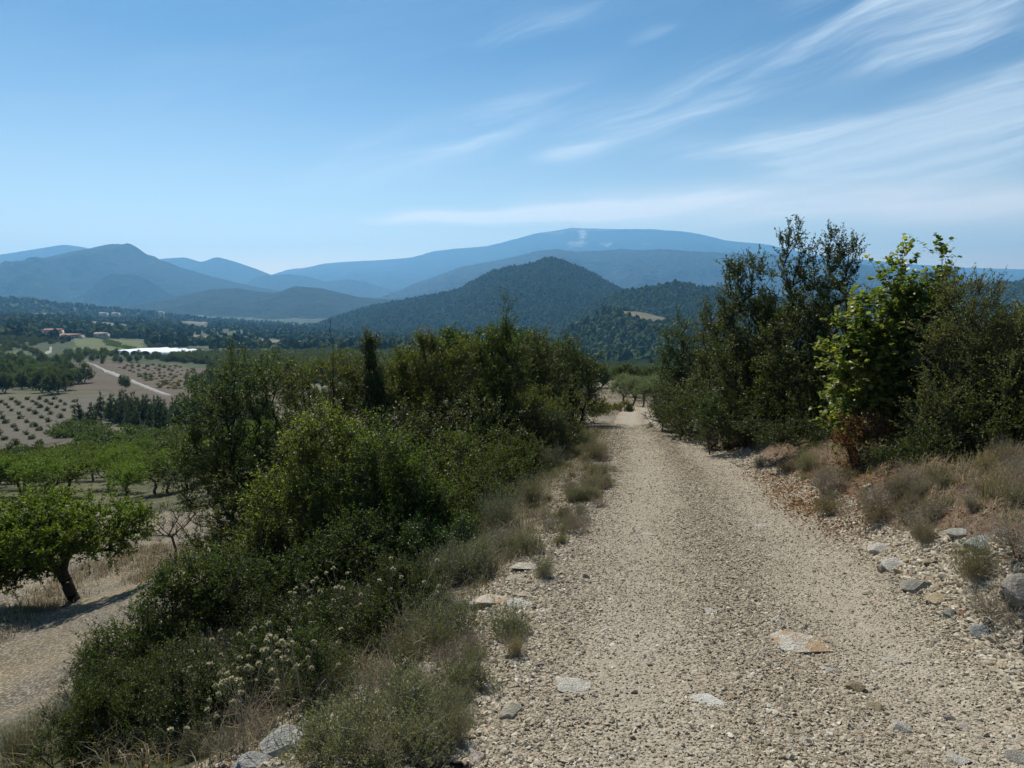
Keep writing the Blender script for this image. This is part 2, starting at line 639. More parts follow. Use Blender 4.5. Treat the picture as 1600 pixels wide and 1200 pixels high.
hh = math_n(nt, 'ADD', math_n(nt, 'MULTIPLY', math_n(nt, 'ADD', d1, math_n(nt, 'MULTIPLY', s1.outputs[2], -0.6)), -1.0), math_n(nt, 'MULTIPLY', d2, -0.4))
lk(nt, bump_n(nt, hh, 0.9, 0.012), b.inputs['Normal'])
M['gravel'] = m

# ground: dry soil, scrub ground and far woods floor, by cover attribute
m, nt, b = mat_new('dry_ground')
g = geo_pos(nt)
n1 = noise_n(nt, g, 0.8, 8, 0.65)
n2 = noise_n(nt, g, 14, 6, 0.7)
n3 = noise_n(nt, g, 0.02, 8, 0.62)
soil = ramp(nt, n2, [(0.3, (0.075, 0.063, 0.046)), (0.5, (0.125, 0.108, 0.080)), (0.72, (0.21, 0.186, 0.142))])
straw = ramp(nt, n2, [(0.3, (0.12, 0.095, 0.058)), (0.7, (0.26, 0.21, 0.135))])
dry = mixc(nt, maprange(nt, n1, 0.42, 0.6), soil, straw)
v = vor_n(nt, g, 38)
sv = node(nt, 'ShaderNodeSeparateColor')
lk(nt, v, sv.inputs[0])
dry = mixc(nt, maprange(nt, sv.outputs[0], 0.72, 0.8, 0, 0.55), dry, (0.48, 0.43, 0.34))
green = ramp(nt, n1, [(0.3, (0.035, 0.045, 0.018)), (0.55, (0.07, 0.075, 0.032)), (0.75, (0.13, 0.115, 0.06))])
cov = attr(nt, 'cover')
redsoil = ramp(nt, n2, [(0.3, (0.085, 0.050, 0.032)), (0.55, (0.17, 0.11, 0.072)), (0.78, (0.29, 0.23, 0.165))])
dry = mixc(nt, math_n(nt, 'MULTIPLY', attr(nt, 'bank'), 0.85), dry, redsoil)
near = mixc(nt, cov, dry, green)
farc = ramp(nt, n3, [(0.34, (0.035, 0.05, 0.022)), (0.56, (0.055, 0.07, 0.03)), (0.64, (0.13, 0.12, 0.065)), (0.74, (0.08, 0.095, 0.04))])
near = mixc(nt, attr(nt, 'far'), near, farc)
lk(nt, near, b.inputs['Base Color'])
b.inputs['Roughness'].default_value = 0.95
b.inputs['Specular IOR Level'].default_value = 0.1
hh = math_n(nt, 'ADD', n2, math_n(nt, 'MULTIPLY', noise_n(nt, g, 60, 3, 0.7), 0.35))
lk(nt, bump_n(nt, hh, 1.0, 0.045), b.inputs['Normal'])
M['ground'] = m


def field_mat(name, c0, c1, c2, scale=6.0, rows=None):
    m, nt, b = mat_new(name)
    g = geo_pos(nt)
    n1 = noise_n(nt, g, scale, 7, 0.68)
    n2 = noise_n(nt, g, scale * 0.06, 6, 0.6)
    c = ramp(nt, n1, [(0.3, c0), (0.55, c1), (0.75, c2)])
    c = mixc(nt, maprange(nt, n2, 0.35, 0.7, 0, 0.6), c, c0)
    lk(nt, c, b.inputs['Base Color'])
    b.inputs['Roughness'].default_value = 0.95
    b.inputs['Specular IOR Level'].default_value = 0.1
    lk(nt, bump_n(nt, n1, 0.8, 0.25), b.inputs['Normal'])
    return m


M['soil_pale'] = field_mat('pale_stony_soil', (0.085, 0.075, 0.055), (0.125, 0.112, 0.085), (0.175, 0.158, 0.122), 3.0)
M['soil_brown'] = field_mat('brown_field_soil', (0.075, 0.060, 0.042), (0.115, 0.093, 0.067), (0.155, 0.13, 0.095), 1.2)
M['grass_far'] = field_mat('far_grass', (0.075, 0.095, 0.035), (0.12, 0.13, 0.055), (0.18, 0.165, 0.08), 0.5)
M['straw_far'] = field_mat('far_straw', (0.12, 0.105, 0.065), (0.17, 0.15, 0.095), (0.21, 0.19, 0.13), 0.5)
M['lane'] = field_mat('pale_lane', (0.26, 0.25, 0.22), (0.32, 0.31, 0.28), (0.38, 0.37, 0.33), 4)

def proj(p):
    p = np.asarray(p, float) - EYE
    zc = p[..., 1] * CP - p[..., 2] * SP
    zc = np.where(zc < 0.1, 0.1, zc)
    return 800 + F * p[..., 0] / zc, 600 - F * (p[..., 2] * CP + p[..., 1] * SP) / zc, zc


def inpoly(x, y, poly):
    x, y = np.asarray(x, float), np.asarray(y, float)
    ins = np.zeros(x.shape, bool)
    n = len(poly)
    for i in range(n):
        x0, y0 = poly[i]
        x1, y1 = poly[(i + 1) % n]
        c = ((y0 > y) != (y1 > y)) & (x < (x1 - x0) * (y - y0) / ((y1 - y0) or 1e-9) + x0)
        ins ^= c
    return ins


def scatter_px(n, poly, seed, dens_pow=1.0):
    r2 = rs(seed)
    poly = np.array(poly, float)
    out = []
    tot = 0
    while tot < n:
        a = r2.uniform(poly[:, 0].min(), poly[:, 0].max(), n * 2)
        c = r2.uniform(poly[:, 1].min(), poly[:, 1].max(), n * 2)
        k = inpoly(a, c, poly.tolist())
        out.append(np.stack([a[k], c[k]], 1))
        tot += k.sum()
    return np.concatenate(out)[:n]


# ------------------------------------------------------------------ ground sheet
azs = np.concatenate([np.linspace(-180, -62, 40)[:-1], np.linspace(-62, 62, 430), np.linspace(62, 180, 40)[1:]])
rad = np.concatenate([[0.02, 0.5, 1.0, 1.5], np.exp(np.linspace(math.log(1.9), math.log(24000), 320))])
AZ, RD = np.meshgrid(np.radians(azs), rad, indexing='ij')
GX, GY = RD * np.sin(AZ), RD * np.cos(AZ)
GZ = ground_z(GX, GY)
GZ[:, 0] = GZ[:, 2].mean()
GZ[:, 1] = GZ[:, 2].mean()
sink = road_mask(GX, GY, 0.22)
GZ = GZ - 0.07 * sink
# cover
rr = np.hypot(GX, GY)
l, rE = edges_at(GY)
dl = l - GX
cover = sstep(0.5, 2.2, dl) * (1 - sstep(5.0, 7.5, dl) * sstep(4, 8, GY)) * (rr < 70)
cover = np.maximum(cover, sstep(1.2, 3.0, GX - rE) * (rr < 60) * (GX > 0))
cover = np.clip(cover + 0.35 * fbm(GX * 0.7, GY * 0.7, 3, 21), 0, 1) * sstep(1.0, 3.0, rr)
cover = np.where(rr > 70, np.clip(0.55 + 0.6 * fbm(GX / 25, GY / 25, 3, 22), 0, 1), cover)
clear = sstep(24, 30, rr) * (1 - sstep(100, 125, rr)) * sstep(-4, 3, GX + 2 * fbm(GX / 5, GY / 5, 3, 61)) * (1 - sstep(20, 30, GX))
cover = cover * (1 - 0.85 * clear)
far = sstep(230, 420, rr)
_px, _py, _pz = proj(np.stack([GX, GY, GZ], -1))
orch = inpoly(_px, _py, [(-200, 802), (-200, 745), (180, 706), (480, 690), (480, 790), (250, 800)]) & (GY > 20)
cover = np.where(orch, np.maximum(cover, .8 + .3 * fbm(GX / 3, GY / 3, 3, 24)), cover)
bankm = sstep(-.1, .5, GX - rE) * (1 - sstep(2.6, 4.5, GX - rE + .8 * fbm(GX, GY, 2, 71))) * (GY > 1) * (rr < 40)
cover = cover * (1 - .7 * bankm)
me = make_mesh('ground', np.stack([GX, GY, GZ], -1).reshape(-1, 3), [grid_faces(len(azs), len(rad))[:, ::-1]], [M['ground']],
               {'cover': ('POINT', cover.ravel()), 'far': ('POINT', far.ravel()), 'bank': ('POINT', bankm.ravel())}, smooth=True)
link('ground', me, kind='structure')
ZMIN = float(GZ.min())

# ------------------------------------------------------------------ track
ys = np.concatenate([np.linspace(-11, 1.5, 30)[:-1], np.exp(np.linspace(math.log(1.5), math.log(56), 420))])
cs = np.linspace(-0.12, 1.12, 110)
Y, Cc = np.meshgrid(ys, cs, indexing='ij')
l, rE = edges_at(Y)
X = l + (rE - l) * Cc
edge = np.minimum(Cc, 1 - Cc) * (rE - l)
wob = 0.13 * fbm(X * 0 + Y * 1.7, Cc * 3, 3, 31)
Zr = ground_z(X, Y) + 0.004 + 0.010 * fbm(X * 9, Y * 9, 3, 33) + 0.004 * fbm(X * 40, Y * 40, 2, 34)
Zr -= 0.16 * (1 - sstep(-0.32, 0.10, edge + wob))
rutm = np.clip(np.exp(-((Cc - 0.25) / 0.11) ** 2) + np.exp(-((Cc - 0.77) / 0.11) ** 2) + .25 * fbm(X * 1.5, Y * .5, 3, 36), 0, 1)
ridgem = np.clip(np.exp(-((Cc - 0.52) / 0.10) ** 2) + .9 * np.exp(-((Cc - 0.0) / .09) ** 2) + .8 * np.exp(-((Cc - 1.0) / .07) ** 2) + .4 * fbm(X * 1.2, Y * .6, 3, 37), 0, 1)
me = make_mesh('gravel_track', np.stack([X, Y, Zr], -1).reshape(-1, 3), [grid_faces(len(ys), len(cs))[:, ::-1]], [M['gravel']], {'rut': ('POINT', rutm.ravel()), 'ridge': ('POINT', ridgem.ravel())}, smooth=True)
link('gravel_track', me, kind='structure')


def drape(name, bottom, top, mat, lift=0.25, nu=50, nv=24, kind='structure', feather=0.0, label=None, category=None):
    """a sheet laid on the ground between two edge lines"""
    bottom, top = np.array(bottom, float), np.array(top, float)
    tb = np.linspace(0, 1, len(bottom))
    tt = np.linspace(0, 1, len(top))
    u = np.linspace(0, 1, nu)
    B = np.stack([np.interp(u, tb, bottom[:, 0]), np.interp(u, tb, bottom[:, 1])], -1)
    T = np.stack([np.interp(u, tt, top[:, 0]), np.interp(u, tt, top[:, 1])], -1)
    hb, ht = hit_many(B[:, 0], B[:, 1]), hit_many(T[:, 0], T[:, 1])
    vv = np.linspace(0, 1, nv)[None, :, None]
    W = hb[:, None] * (1 - vv) + ht[:, None] * vv
    uu = u[:, None] * np.ones(nv)[None]
    v2 = np.ones(nu)[:, None] * vv[0, :, 0][None]
    e = np.minimum(np.minimum(uu, 1 - uu), np.minimum(v2, 1 - v2))
    span = np.linalg.norm(hb.mean(0) - ht.mean(0))
    j = span * 0.02
    W[..., 0] += j * fbm(W[..., 0] / (span * .1 + 1), W[..., 1] / (span * .1 + 1), 2, 41)
    W[..., 2] = ground_z(W[..., 0], W[..., 1]) + lift - (lift * 3) * (e <= 1e-6)
    me = make_mesh(name, W.reshape(-1, 3), [grid_faces(nu, nv)], [mat], smooth=True)
    return link(name, me, kind=kind, label=label, category=category)


drape('planted_field', [(-160, 728), (0, 716), (60, 706), (98, 692), (104, 700)], [(-160, 622), (0, 622), (80, 620), (140, 617), (165, 614)], M['soil_pale'], 0.35, 60, 40)
drape('fallow_field', [(60, 612), (150, 613), (240, 640), (300, 640)], [(110, 566), (160, 560), (260, 572), (330, 575)], M['soil_brown'], 0.5)
drape('ploughed_field', [(195, 519), (330, 533), (480, 545), (600, 552)], [(200, 515), (330, 527), (480, 535), (600, 543)], M['straw_far'], 2.2)
drape('dry_field', [(128, 506), (160, 510), (195, 514)], [(128, 502), (160, 505), (195, 509)], M['straw_far'], 2.5)
drape('meadow', [(55, 492), (110, 493), (150, 492)], [(65, 480), (110, 482), (140, 486)], M['grass_far'], 3.0)
drape('stubble_field', [(290, 505), (320, 510)], [(285, 489), (330, 494)], M['straw_far'], 4.0)
drape('vineyard_field', [(110, 548), (230, 556)], [(115, 528), (225, 532)], M['grass_far'], 1.2)
drape('lane', [(150, 575), (172, 588), (205, 600), (238, 614), (260, 622)], [(130, 564), (168, 578), (210, 596), (246, 612), (272, 622)], M['lane'], 0.9, 60, 6)
drape('farm_lane', [(70, 556), (82, 552), (83, 543)], [(64, 553), (76, 548), (76, 543)], M['lane'], 1.2, 20, 4)
drape('dirt_path', [(930, 615), (945, 609), (966, 602), (974, 599)], [(930, 611), (943, 606), (962, 600), (971, 598)], M['soil_pale'], 0.10, 30, 5)

# ------------------------------------------------------------------ hills and mountains
def hill_mat(name, c_forest, c_forest2, c_bare, tree=8.0, bare_lo=0.62, bump=6.0, grain=1.0):
    m, nt, b = mat_new(name)
    g = geo_pos(nt)
    n1 = noise_n(nt, g, 1.0 / 420, 8, 0.62)
    n2 = noise_n(nt, g, 1.0 / (tree * 3), 5, 0.7)
    vd = vor_n(nt, g, 1.0 / tree, 'Distance')
    c = ramp(nt, n2, [(0.36, c_forest), (0.60, c_forest2)])
    c = mixc(nt, maprange(nt, noise_n(nt, g, 1.0 / 160, 6, 0.65), .42, .62, 0, .6), c, tuple(x * 1.25 for x in c_forest2))
    c = mixc(nt, maprange(nt, n1, bare_lo, bare_lo + 0.07, 0, 0.8), c, c_bare)
    c = mixc(nt, attr(nt, 'bare'), c, (0.62, 0.60, 0.55))
    lk(nt, c, b.inputs['Base Color'])
    b.inputs['Roughness'].default_value = 1.0
    b.inputs['Specular IOR Level'].default_value = 0.05
    h = math_n(nt, 'ADD', math_n(nt, 'MULTIPLY', vd, -1.0), math_n(nt, 'MULTIPLY', n2, 2.0))
    lk(nt, bump_n(nt, h, 0.9, bump), b.inputs['Normal'])
    return m


M['hill_near'] = hill_mat('wooded_slope', (0.028, 0.042, 0.018), (0.075, 0.095, 0.036), (0.13, 0.13, 0.075), 8, 0.74, 7)
M['hill_mid'] = hill_mat('distant_wooded_slope', (0.018, 0.026, 0.015), (0.034, 0.045, 0.026), (0.11, 0.11, 0.09), 14, 0.64, 18)
M['hill_far'] = hill_mat('far_mountain_slope', (0.020, 0.026, 0.018), (0.036, 0.042, 0.030), (0.07, 0.07, 0.06), 40, 0.62, 30)

M['hill_dark'] = hill_mat('dark_crag_wood', (0.008, 0.013, 0.008), (0.022, 0.030, 0.016), (0.06, 0.06, 0.05), 12, 0.7, 14)  # darker forest of the rocky spur, its own colour

HILLS = {}


def hill(name, crest, Z, foot, front, back, mat, nu=220, nv=60, amp=0.22, wave=500.0, seed=1, power=1.25, jag=0.0, bare=()):
    foot = foot - 60
    crest = np.array(crest, float)
    u = np.linspace(crest[0, 0], crest[-1, 0], nu)
    py = np.interp(u, crest[:, 0], crest[:, 1])
    k = np.array([0.25, 0.5, 0.25])
    py = np.convolve(np.pad(py, 1, mode='edge'), k, 'valid')
    Zc = np.full(nu, float(Z)) if np.isscalar(Z) else np.interp(u, crest[:, 0], np.array(Z, float))
    c = at(u, py, Zc)
    v = np.concatenate([-np.linspace(1, 0, nv)[:-1] ** 1.3, np.linspace(0, 1, nv // 3) ** 1.3])
    c0 = c[:, None] + np.zeros((1, len(v), 1))
    Xh = c0[..., 0].copy()
    dep = np.where(v < 0, front, back)
    Yh = c0[..., 1] + v[None] * dep[None]
    H = c0[..., 2]
    av = np.abs(v)[None]
    prof = (1 - av) ** power
    Zh = foot + (H - foot) * prof
    rel = np.maximum(H - foot, 20)
    sp = ridged(Xh / wave + 0.15 * fbm(Xh / wave, Yh / wave, 2, seed + 5), Yh / (wave * 2.6), 5, seed) * 0.75 + 0.25 * fbm(Xh / (wave * .35), Yh / (wave * .35), 4, seed + 9)
    env = sstep(0.02, 0.55, av) * (1 - av ** 3)
    Zh = Zh + rel * amp * (sp - 0.15) * env
    Zh = Zh + jag * fbm(Xh / 14, Yh / 14, 2, seed + 3) * (av < 0.9)
    Zh = np.where(av >= 1, foot - 60, Zh)
    bar = np.zeros(Xh.shape)
    if len(bare):
        # pixel position of every vertex, to lay named scree patches where they lie on the slope
        dxyz = np.stack([Xh, Yh, Zh], -1) - EYE
        zc = dxyz[..., 1] * CP - dxyz[..., 2] * SP
        ppx = 800 + F * dxyz[..., 0] / zc
        ppy = 600 - F * (dxyz[..., 2] * CP + dxyz[..., 1] * SP) / zc
        for bx, by, sx, sy, st in bare:
            q = ((ppx - bx) / sx) ** 2 + ((ppy - by) / sy) ** 2
            nz = 0.5 + 0.9 * fbm(Xh / (wave * .2), Yh / (wave * .2), 4, seed + 77)
            bar = np.maximum(bar, st * sstep(1.0, 0.3, q) * np.clip(nz, 0, 1))
    me = make_mesh(name, np.stack([Xh, Yh, Zh], -1).reshape(-1, 3), [grid_faces(nu, len(v))], [mat], {'bare': ('POINT', bar.ravel())}, smooth=True)
    link(name, me, kind='structure')
    HILLS[name] = (Xh, Yh, Zh, v)
    return Xh, Yh, Zh, v


hill('mountain', [(250, 470), (425, 431), (450, 421), (480, 418), (505, 412), (540, 409), (600, 406), (640, 403), (680, 392), (720, 388), (760, 385), (800, 375), (835, 365), (870, 360), (885, 357), (895, 356), (930, 357), (980, 358),
                  (1020, 358), (1070, 362), (1100, 367), (1135, 376), (1200, 382), (1260, 396), (1345, 405), (1400, 411), (1500, 418), (1600, 421), (1800, 425), (2300, 430)], 16500, -160, 6500, 4000, M['hill_far'], 380, 66, 0.24, 900, 3, 1.15, 10,
     bare=[(910, 366, 6, 14, 1.0), (905, 381, 22, 5, 0.9), (945, 381, 14, 3, 0.55), (870, 363, 30, 4, 0.25), (1010, 381, 12, 1.5, 0.3), (920, 359, 60, 3, 0.25)])
hill('far_ridge', [(-700, 420), (-300, 408), (0, 398), (50, 390), (100, 382), (130, 386), (180, 400), (230, 408), (255, 404), (290, 402), (315, 410), (338, 401), (365, 408), (400, 420), (425, 430), (470, 445), (540, 470)], 12500, -160, 3500, 3000,
     M['hill_far'], 240, 50, 0.12, 1200, 6)
hill('valley_ridge', [(360, 470), (400, 432), (450, 428), (480, 432), (510, 440), (545, 436), (570, 440), (600, 450), (650, 458), (720, 475)], 10500, -160, 2200, 2000, M['hill_far'], 140, 44, 0.16, 800, 8)
hill('long_ridge', [(560, 480), (600, 470), (620, 455), (650, 442), (680, 432), (720, 417), (760, 410), (800, 402), (840, 392), (870, 389), (900, 393), (930, 392), (970, 389), (1000, 391), (1040, 389), (1080, 393), (1140, 395), (1200, 397),
                    (1280, 404), (1340, 412), (1500, 436), (1700, 445), (2200, 450)], 9000, -150, 3200, 2500, M['hill_far'], 380, 66, 0.40, 420, 13, 1.05, 8)
hill('massif', [(-900, 470), (-400, 442), (-100, 428), (0, 421), (50, 408), (100, 396), (140, 388), (175, 381), (195, 382), (201, 379), (208, 383), (225, 395), (240, 405), (260, 409), (290, 420), (330, 432), (370, 442), (420, 452), (480, 462),
                (560, 470), (640, 478)], 7800, -150, 3000, 2500, M['hill_mid'], 440, 76, 0.48, 420, 17, 1.1, 10)
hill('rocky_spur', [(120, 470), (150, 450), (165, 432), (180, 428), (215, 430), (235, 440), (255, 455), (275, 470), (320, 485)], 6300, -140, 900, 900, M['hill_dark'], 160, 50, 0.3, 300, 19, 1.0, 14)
hill('middle_hills', [(60, 490), (200, 478), (280, 462), (330, 452), (370, 450), (400, 455), (430, 458), (460, 447), (500, 450), (530, 457), (560, 464), (600, 467), (640, 474), (700, 490)], 5200, -140, 1500, 1300, M['hill_mid'], 300, 60, 0.36, 380, 23)
hill('peaked_hill', [(440, 530), (520, 500), (560, 486), (600, 476), (650, 467), (690, 460), (720, 452), (740, 440), (770, 424), (800, 418), (838, 412), (848, 405), (865, 403), (880, 408), (900, 416), (930, 430), (960, 448), (985, 460), (1020, 472),
                     (1080, 490), (1150, 510)], 3100, -120, 1300, 900, M['hill_near'], 300, 80, 0.20, 330, 29, 1.15, 3, bare=[(815, 441, 30, 2.5, 0.35), (900, 462, 20, 2, 0.2)])
hill('round_hill', [(800, 560), (860, 520), (900, 492), (940, 470), (970, 457), (1020, 450), (1040, 446), (1060, 442), (1075, 444), (1088, 450), (1120, 452), (1135, 460), (1200, 468), (1300, 462), (1400, 466), (1500, 480), (1700, 490)], 2150, -110,
     900, 700, M['hill_near'], 260, 70, 0.16, 220, 31, 1.2, 2)
hill('butte', [(1340, 455), (1385, 445), (1400, 431), (1440, 424), (1480, 425), (1489, 429), (1493, 442), (1530, 447), (1580, 458)], 3900, -100, 600, 600, M['hill_mid'], 120, 40, 0.05, 200, 33)
hill('east_hill', [(1280, 500), (1350, 462), (1400, 452), (1480, 445), (1545, 444), (1600, 441), (1700, 436), (1900, 430), (2300, 440)], 2600, -110, 1300, 900, M['hill_near'], 220, 60, 0.16, 300, 37, 1.1, 2)
hill('field_hill', [(780, 600), (840, 560), (880, 525), (920, 502), (950, 491), (975, 487), (1010, 490), (1040, 498), (1080, 512), (1150, 530), (1300, 545), (1500, 545), (1800, 540)], 1350, -118, 760, 420, M['hill_near'], 260, 70, 0.10, 160, 41, 1.0, 1.5)
hill('valley_wood', [(-600, 470), (-200, 466), (0, 468), (45, 466), (70, 473), (150, 480), (250, 491), (330, 500), (420, 510), (520, 520), (620, 530), (760, 545)], 2900, -100, 700, 500, M['hill_near'], 260, 40, 0.12, 200, 43, 1.1, 2)
# ------------------------------------------------------------------ haze
HZ = bpy.data.materials.new('haze_air')
HZ.use_nodes = True
hn = HZ.node_tree
hn.nodes.clear()
ho = node(hn, 'ShaderNodeOutputMaterial')
pv = node(hn, 'ShaderNodeVolumePrincipled')
pv.inputs['Color'].default_value = (0.23, 0.575, 1.0, 1)
pv.inputs['Density'].default_value = 0.75e-4
pv.inputs['Absorption Color'].default_value = (0.1, 0.1, 0.1, 1)
pv.inputs['Anisotropy'].default_value = 0.35
lk(hn, pv.outputs[0], ho.inputs['Volume'])
zb, zt, HR = ZMIN - 1.0, 1560.0, 24500.0
bm = bmesh.new()
bmesh.ops.create_cube(bm, size=1.0)
bmesh.ops.scale(bm, vec=(2 * HR, 2 * HR, zt - zb), verts=bm.verts)
bmesh.ops.translate(bm, vec=(0, 0, (zt + zb) / 2), verts=bm.verts)
me = bpy.data.meshes.new('haze')
bm.to_mesh(me)
bm.free()
me.materials.append(HZ)
link('haze', me, kind='stuff')

# ------------------------------------------------------------------ plant materials
def leaf_mat(name, dark, light, yellow, yfrac=0.06, rough=0.42, trans=0.30, spec=0.5, tcol=(1.5, 1.6, 0.55)):
    """per-leaf tint attribute picks the colour; the object's own colour multiplies it"""
    m, nt, b = mat_new(name)
    t = attr(nt, 'tint')
    oi = node(nt, 'ShaderNodeObjectInfo')
    c = ramp(nt, t, [(0.0, dark), (0.75, light), (1.0 - yfrac, light), (min(0.995, 1.0 - yfrac * 0.5), yellow)])
    c = mixc(nt, 1.0, c, oi.outputs['Color'], 'MULTIPLY')
    lk(nt, c, b.inputs['Base Color'])
    b.inputs['Roughness'].default_value = rough
    b.inputs['Specular IOR Level'].default_value = spec
    tr = node(nt, 'ShaderNodeBsdfTranslucent')
    c2 = mixc(nt, 1.0, c, tcol, 'MULTIPLY')
    lk(nt, c2, tr.inputs[0])
    mx = node(nt, 'ShaderNodeMixShader')
    mx.inputs[0].default_value = trans
    lk(nt, b.outputs[0], mx.inputs[1])
    lk(nt, tr.outputs[0], mx.inputs[2])
    lk(nt, mx.outputs[0], nt.nodes['Material Output'].inputs['Surface'])
    return m


M['oak'] = leaf_mat('small_oak_leaf', (0.040, 0.056, 0.016), (0.100, 0.122, 0.030), (0.22, 0.18, 0.04), 0.06, 0.5, 0.38, 0.25)
M['holm'] = leaf_mat('evergreen_oak_leaf', (0.036, 0.050, 0.018), (0.100, 0.114, 0.038), (0.17, 0.14, 0.06), 0.05, 0.5, 0.28, 0.28)
M['lime'] = leaf_mat('round_yellow_green_leaf', (0.075, 0.105, 0.026), (0.17, 0.205, 0.050), (0.36, 0.31, 0.06), 0.2, 0.42, 0.45, 0.35)
M['grey_leaf'] = leaf_mat('grey_green_leaf', (0.085, 0.090, 0.042), (0.21, 0.21, 0.095), (0.28, 0.25, 0.13), 0.10, 0.6, 0.25, 0.2)
M['fruit_leaf'] = leaf_mat('orchard_leaf', (0.040, 0.066, 0.014), (0.105, 0.145, 0.026), (0.16, 0.17, 0.03), 0.05, 0.5, 0.42, 0.28)
M['box_leaf'] = leaf_mat('fresh_green_leaf', (0.035, 0.060, 0.016), (0.085, 0.125, 0.030), (0.14, 0.15, 0.04), 0.05, 0.4, 0.35)
M['dead_leaf'] = leaf_mat('withered_leaf', (0.10, 0.045, 0.02), (0.26, 0.12, 0.05), (0.34, 0.20, 0.10), 0.15, 0.7, 0.25, 0.2)
M['dry_straw'] = leaf_mat('dry_straw', (0.12, 0.095, 0.06), (0.34, 0.28, 0.18), (0.50, 0.45, 0.33), 0.15, 0.8, 0.25, 0.15, (1.2, 1.1, .8))
M['grey_twig'] = leaf_mat('grey_twiglets', (0.17, 0.14, 0.09), (0.34, 0.29, 0.19), (0.46, 0.38, 0.25), 0.1, 0.85, 0.05, 0.1)
M['green_grass'] = leaf_mat('green_grass_blade', (0.055, 0.070, 0.028), (0.13, 0.14, 0.06), (0.28, 0.24, 0.13), 0.15, 0.6, 0.25, 0.2)
M['bark'] = simple_mat('grey_brown_bark', (0.085, 0.07, 0.055), 0.9, 0.4, 14)
M['bark_pale'] = simple_mat('pale_dry_wood', (0.34, 0.305, 0.24), 0.9, 0.35, 14)
M['bark_dark'] = simple_mat('dark_bark', (0.045, 0.036, 0.028), 0.9, 0.4, 14)
M['flower'] = leaf_mat('cream_seed_head', (0.36, 0.33, 0.20), (0.52, 0.49, 0.33), (0.6, 0.57, 0.42), 0.2, 0.8, 0.45, 0.1, (1.1, 1.05, .9))


def leaf_geo(rng, pos, axis, size, width=0.5, fold=0.12, up=0.6, shape='diamond'):
    n = len(pos)
    axis = unit(axis)
    ref = rng.normal(size=(n, 3)) * (1 - up) + np.array([0, 0, 1.0]) * up
    side = unit(np.cross(axis, ref))
    nor = np.cross(side, axis)
    s = size[:, None]
    if shape == 'diamond':
        v = np.stack([pos, pos + axis * s * .5 + side * s * width * .5 + nor * s * fold, pos + axis * s - nor * s * fold * .5, pos + axis * s * .5 - side * s * width * .5 + nor * s * fold], 1)
        b = np.arange(n)[:, None] * 4
        f = np.concatenate([b + [0, 1, 2], b + [0, 2, 3]], 1).reshape(-1, 3)
        nf = 2
    elif shape == 'blade':
        v = np.stack([pos - side * s * width * .5, pos + side * s * width * .5, pos + axis * s], 1)
        f = (np.arange(n)[:, None] * 3 + [0, 1, 2])
        nf = 1
    else:   # round, heart-like leaf hanging from its stalk
        w = width
        pts = [(0, 0, 0), (.18, .42, .02), (.62, .46, .03), (1.0, 0.0, -.16), (.62, -.46, .03), (.18, -.42, .02)]
        v = np.stack([pos + axis * s * a + side * s * w * 1.1 * c + nor * s * h for a, c, h in pts], 1)
        b = np.arange(n)[:, None] * 6
        f = np.concatenate([b + [0, 1, 2], b + [0, 2, 3], b + [0, 3, 4], b + [0, 4, 5]], 1).reshape(-1, 3)
        nf = 4
    return v.reshape(-1, 3), f, nf


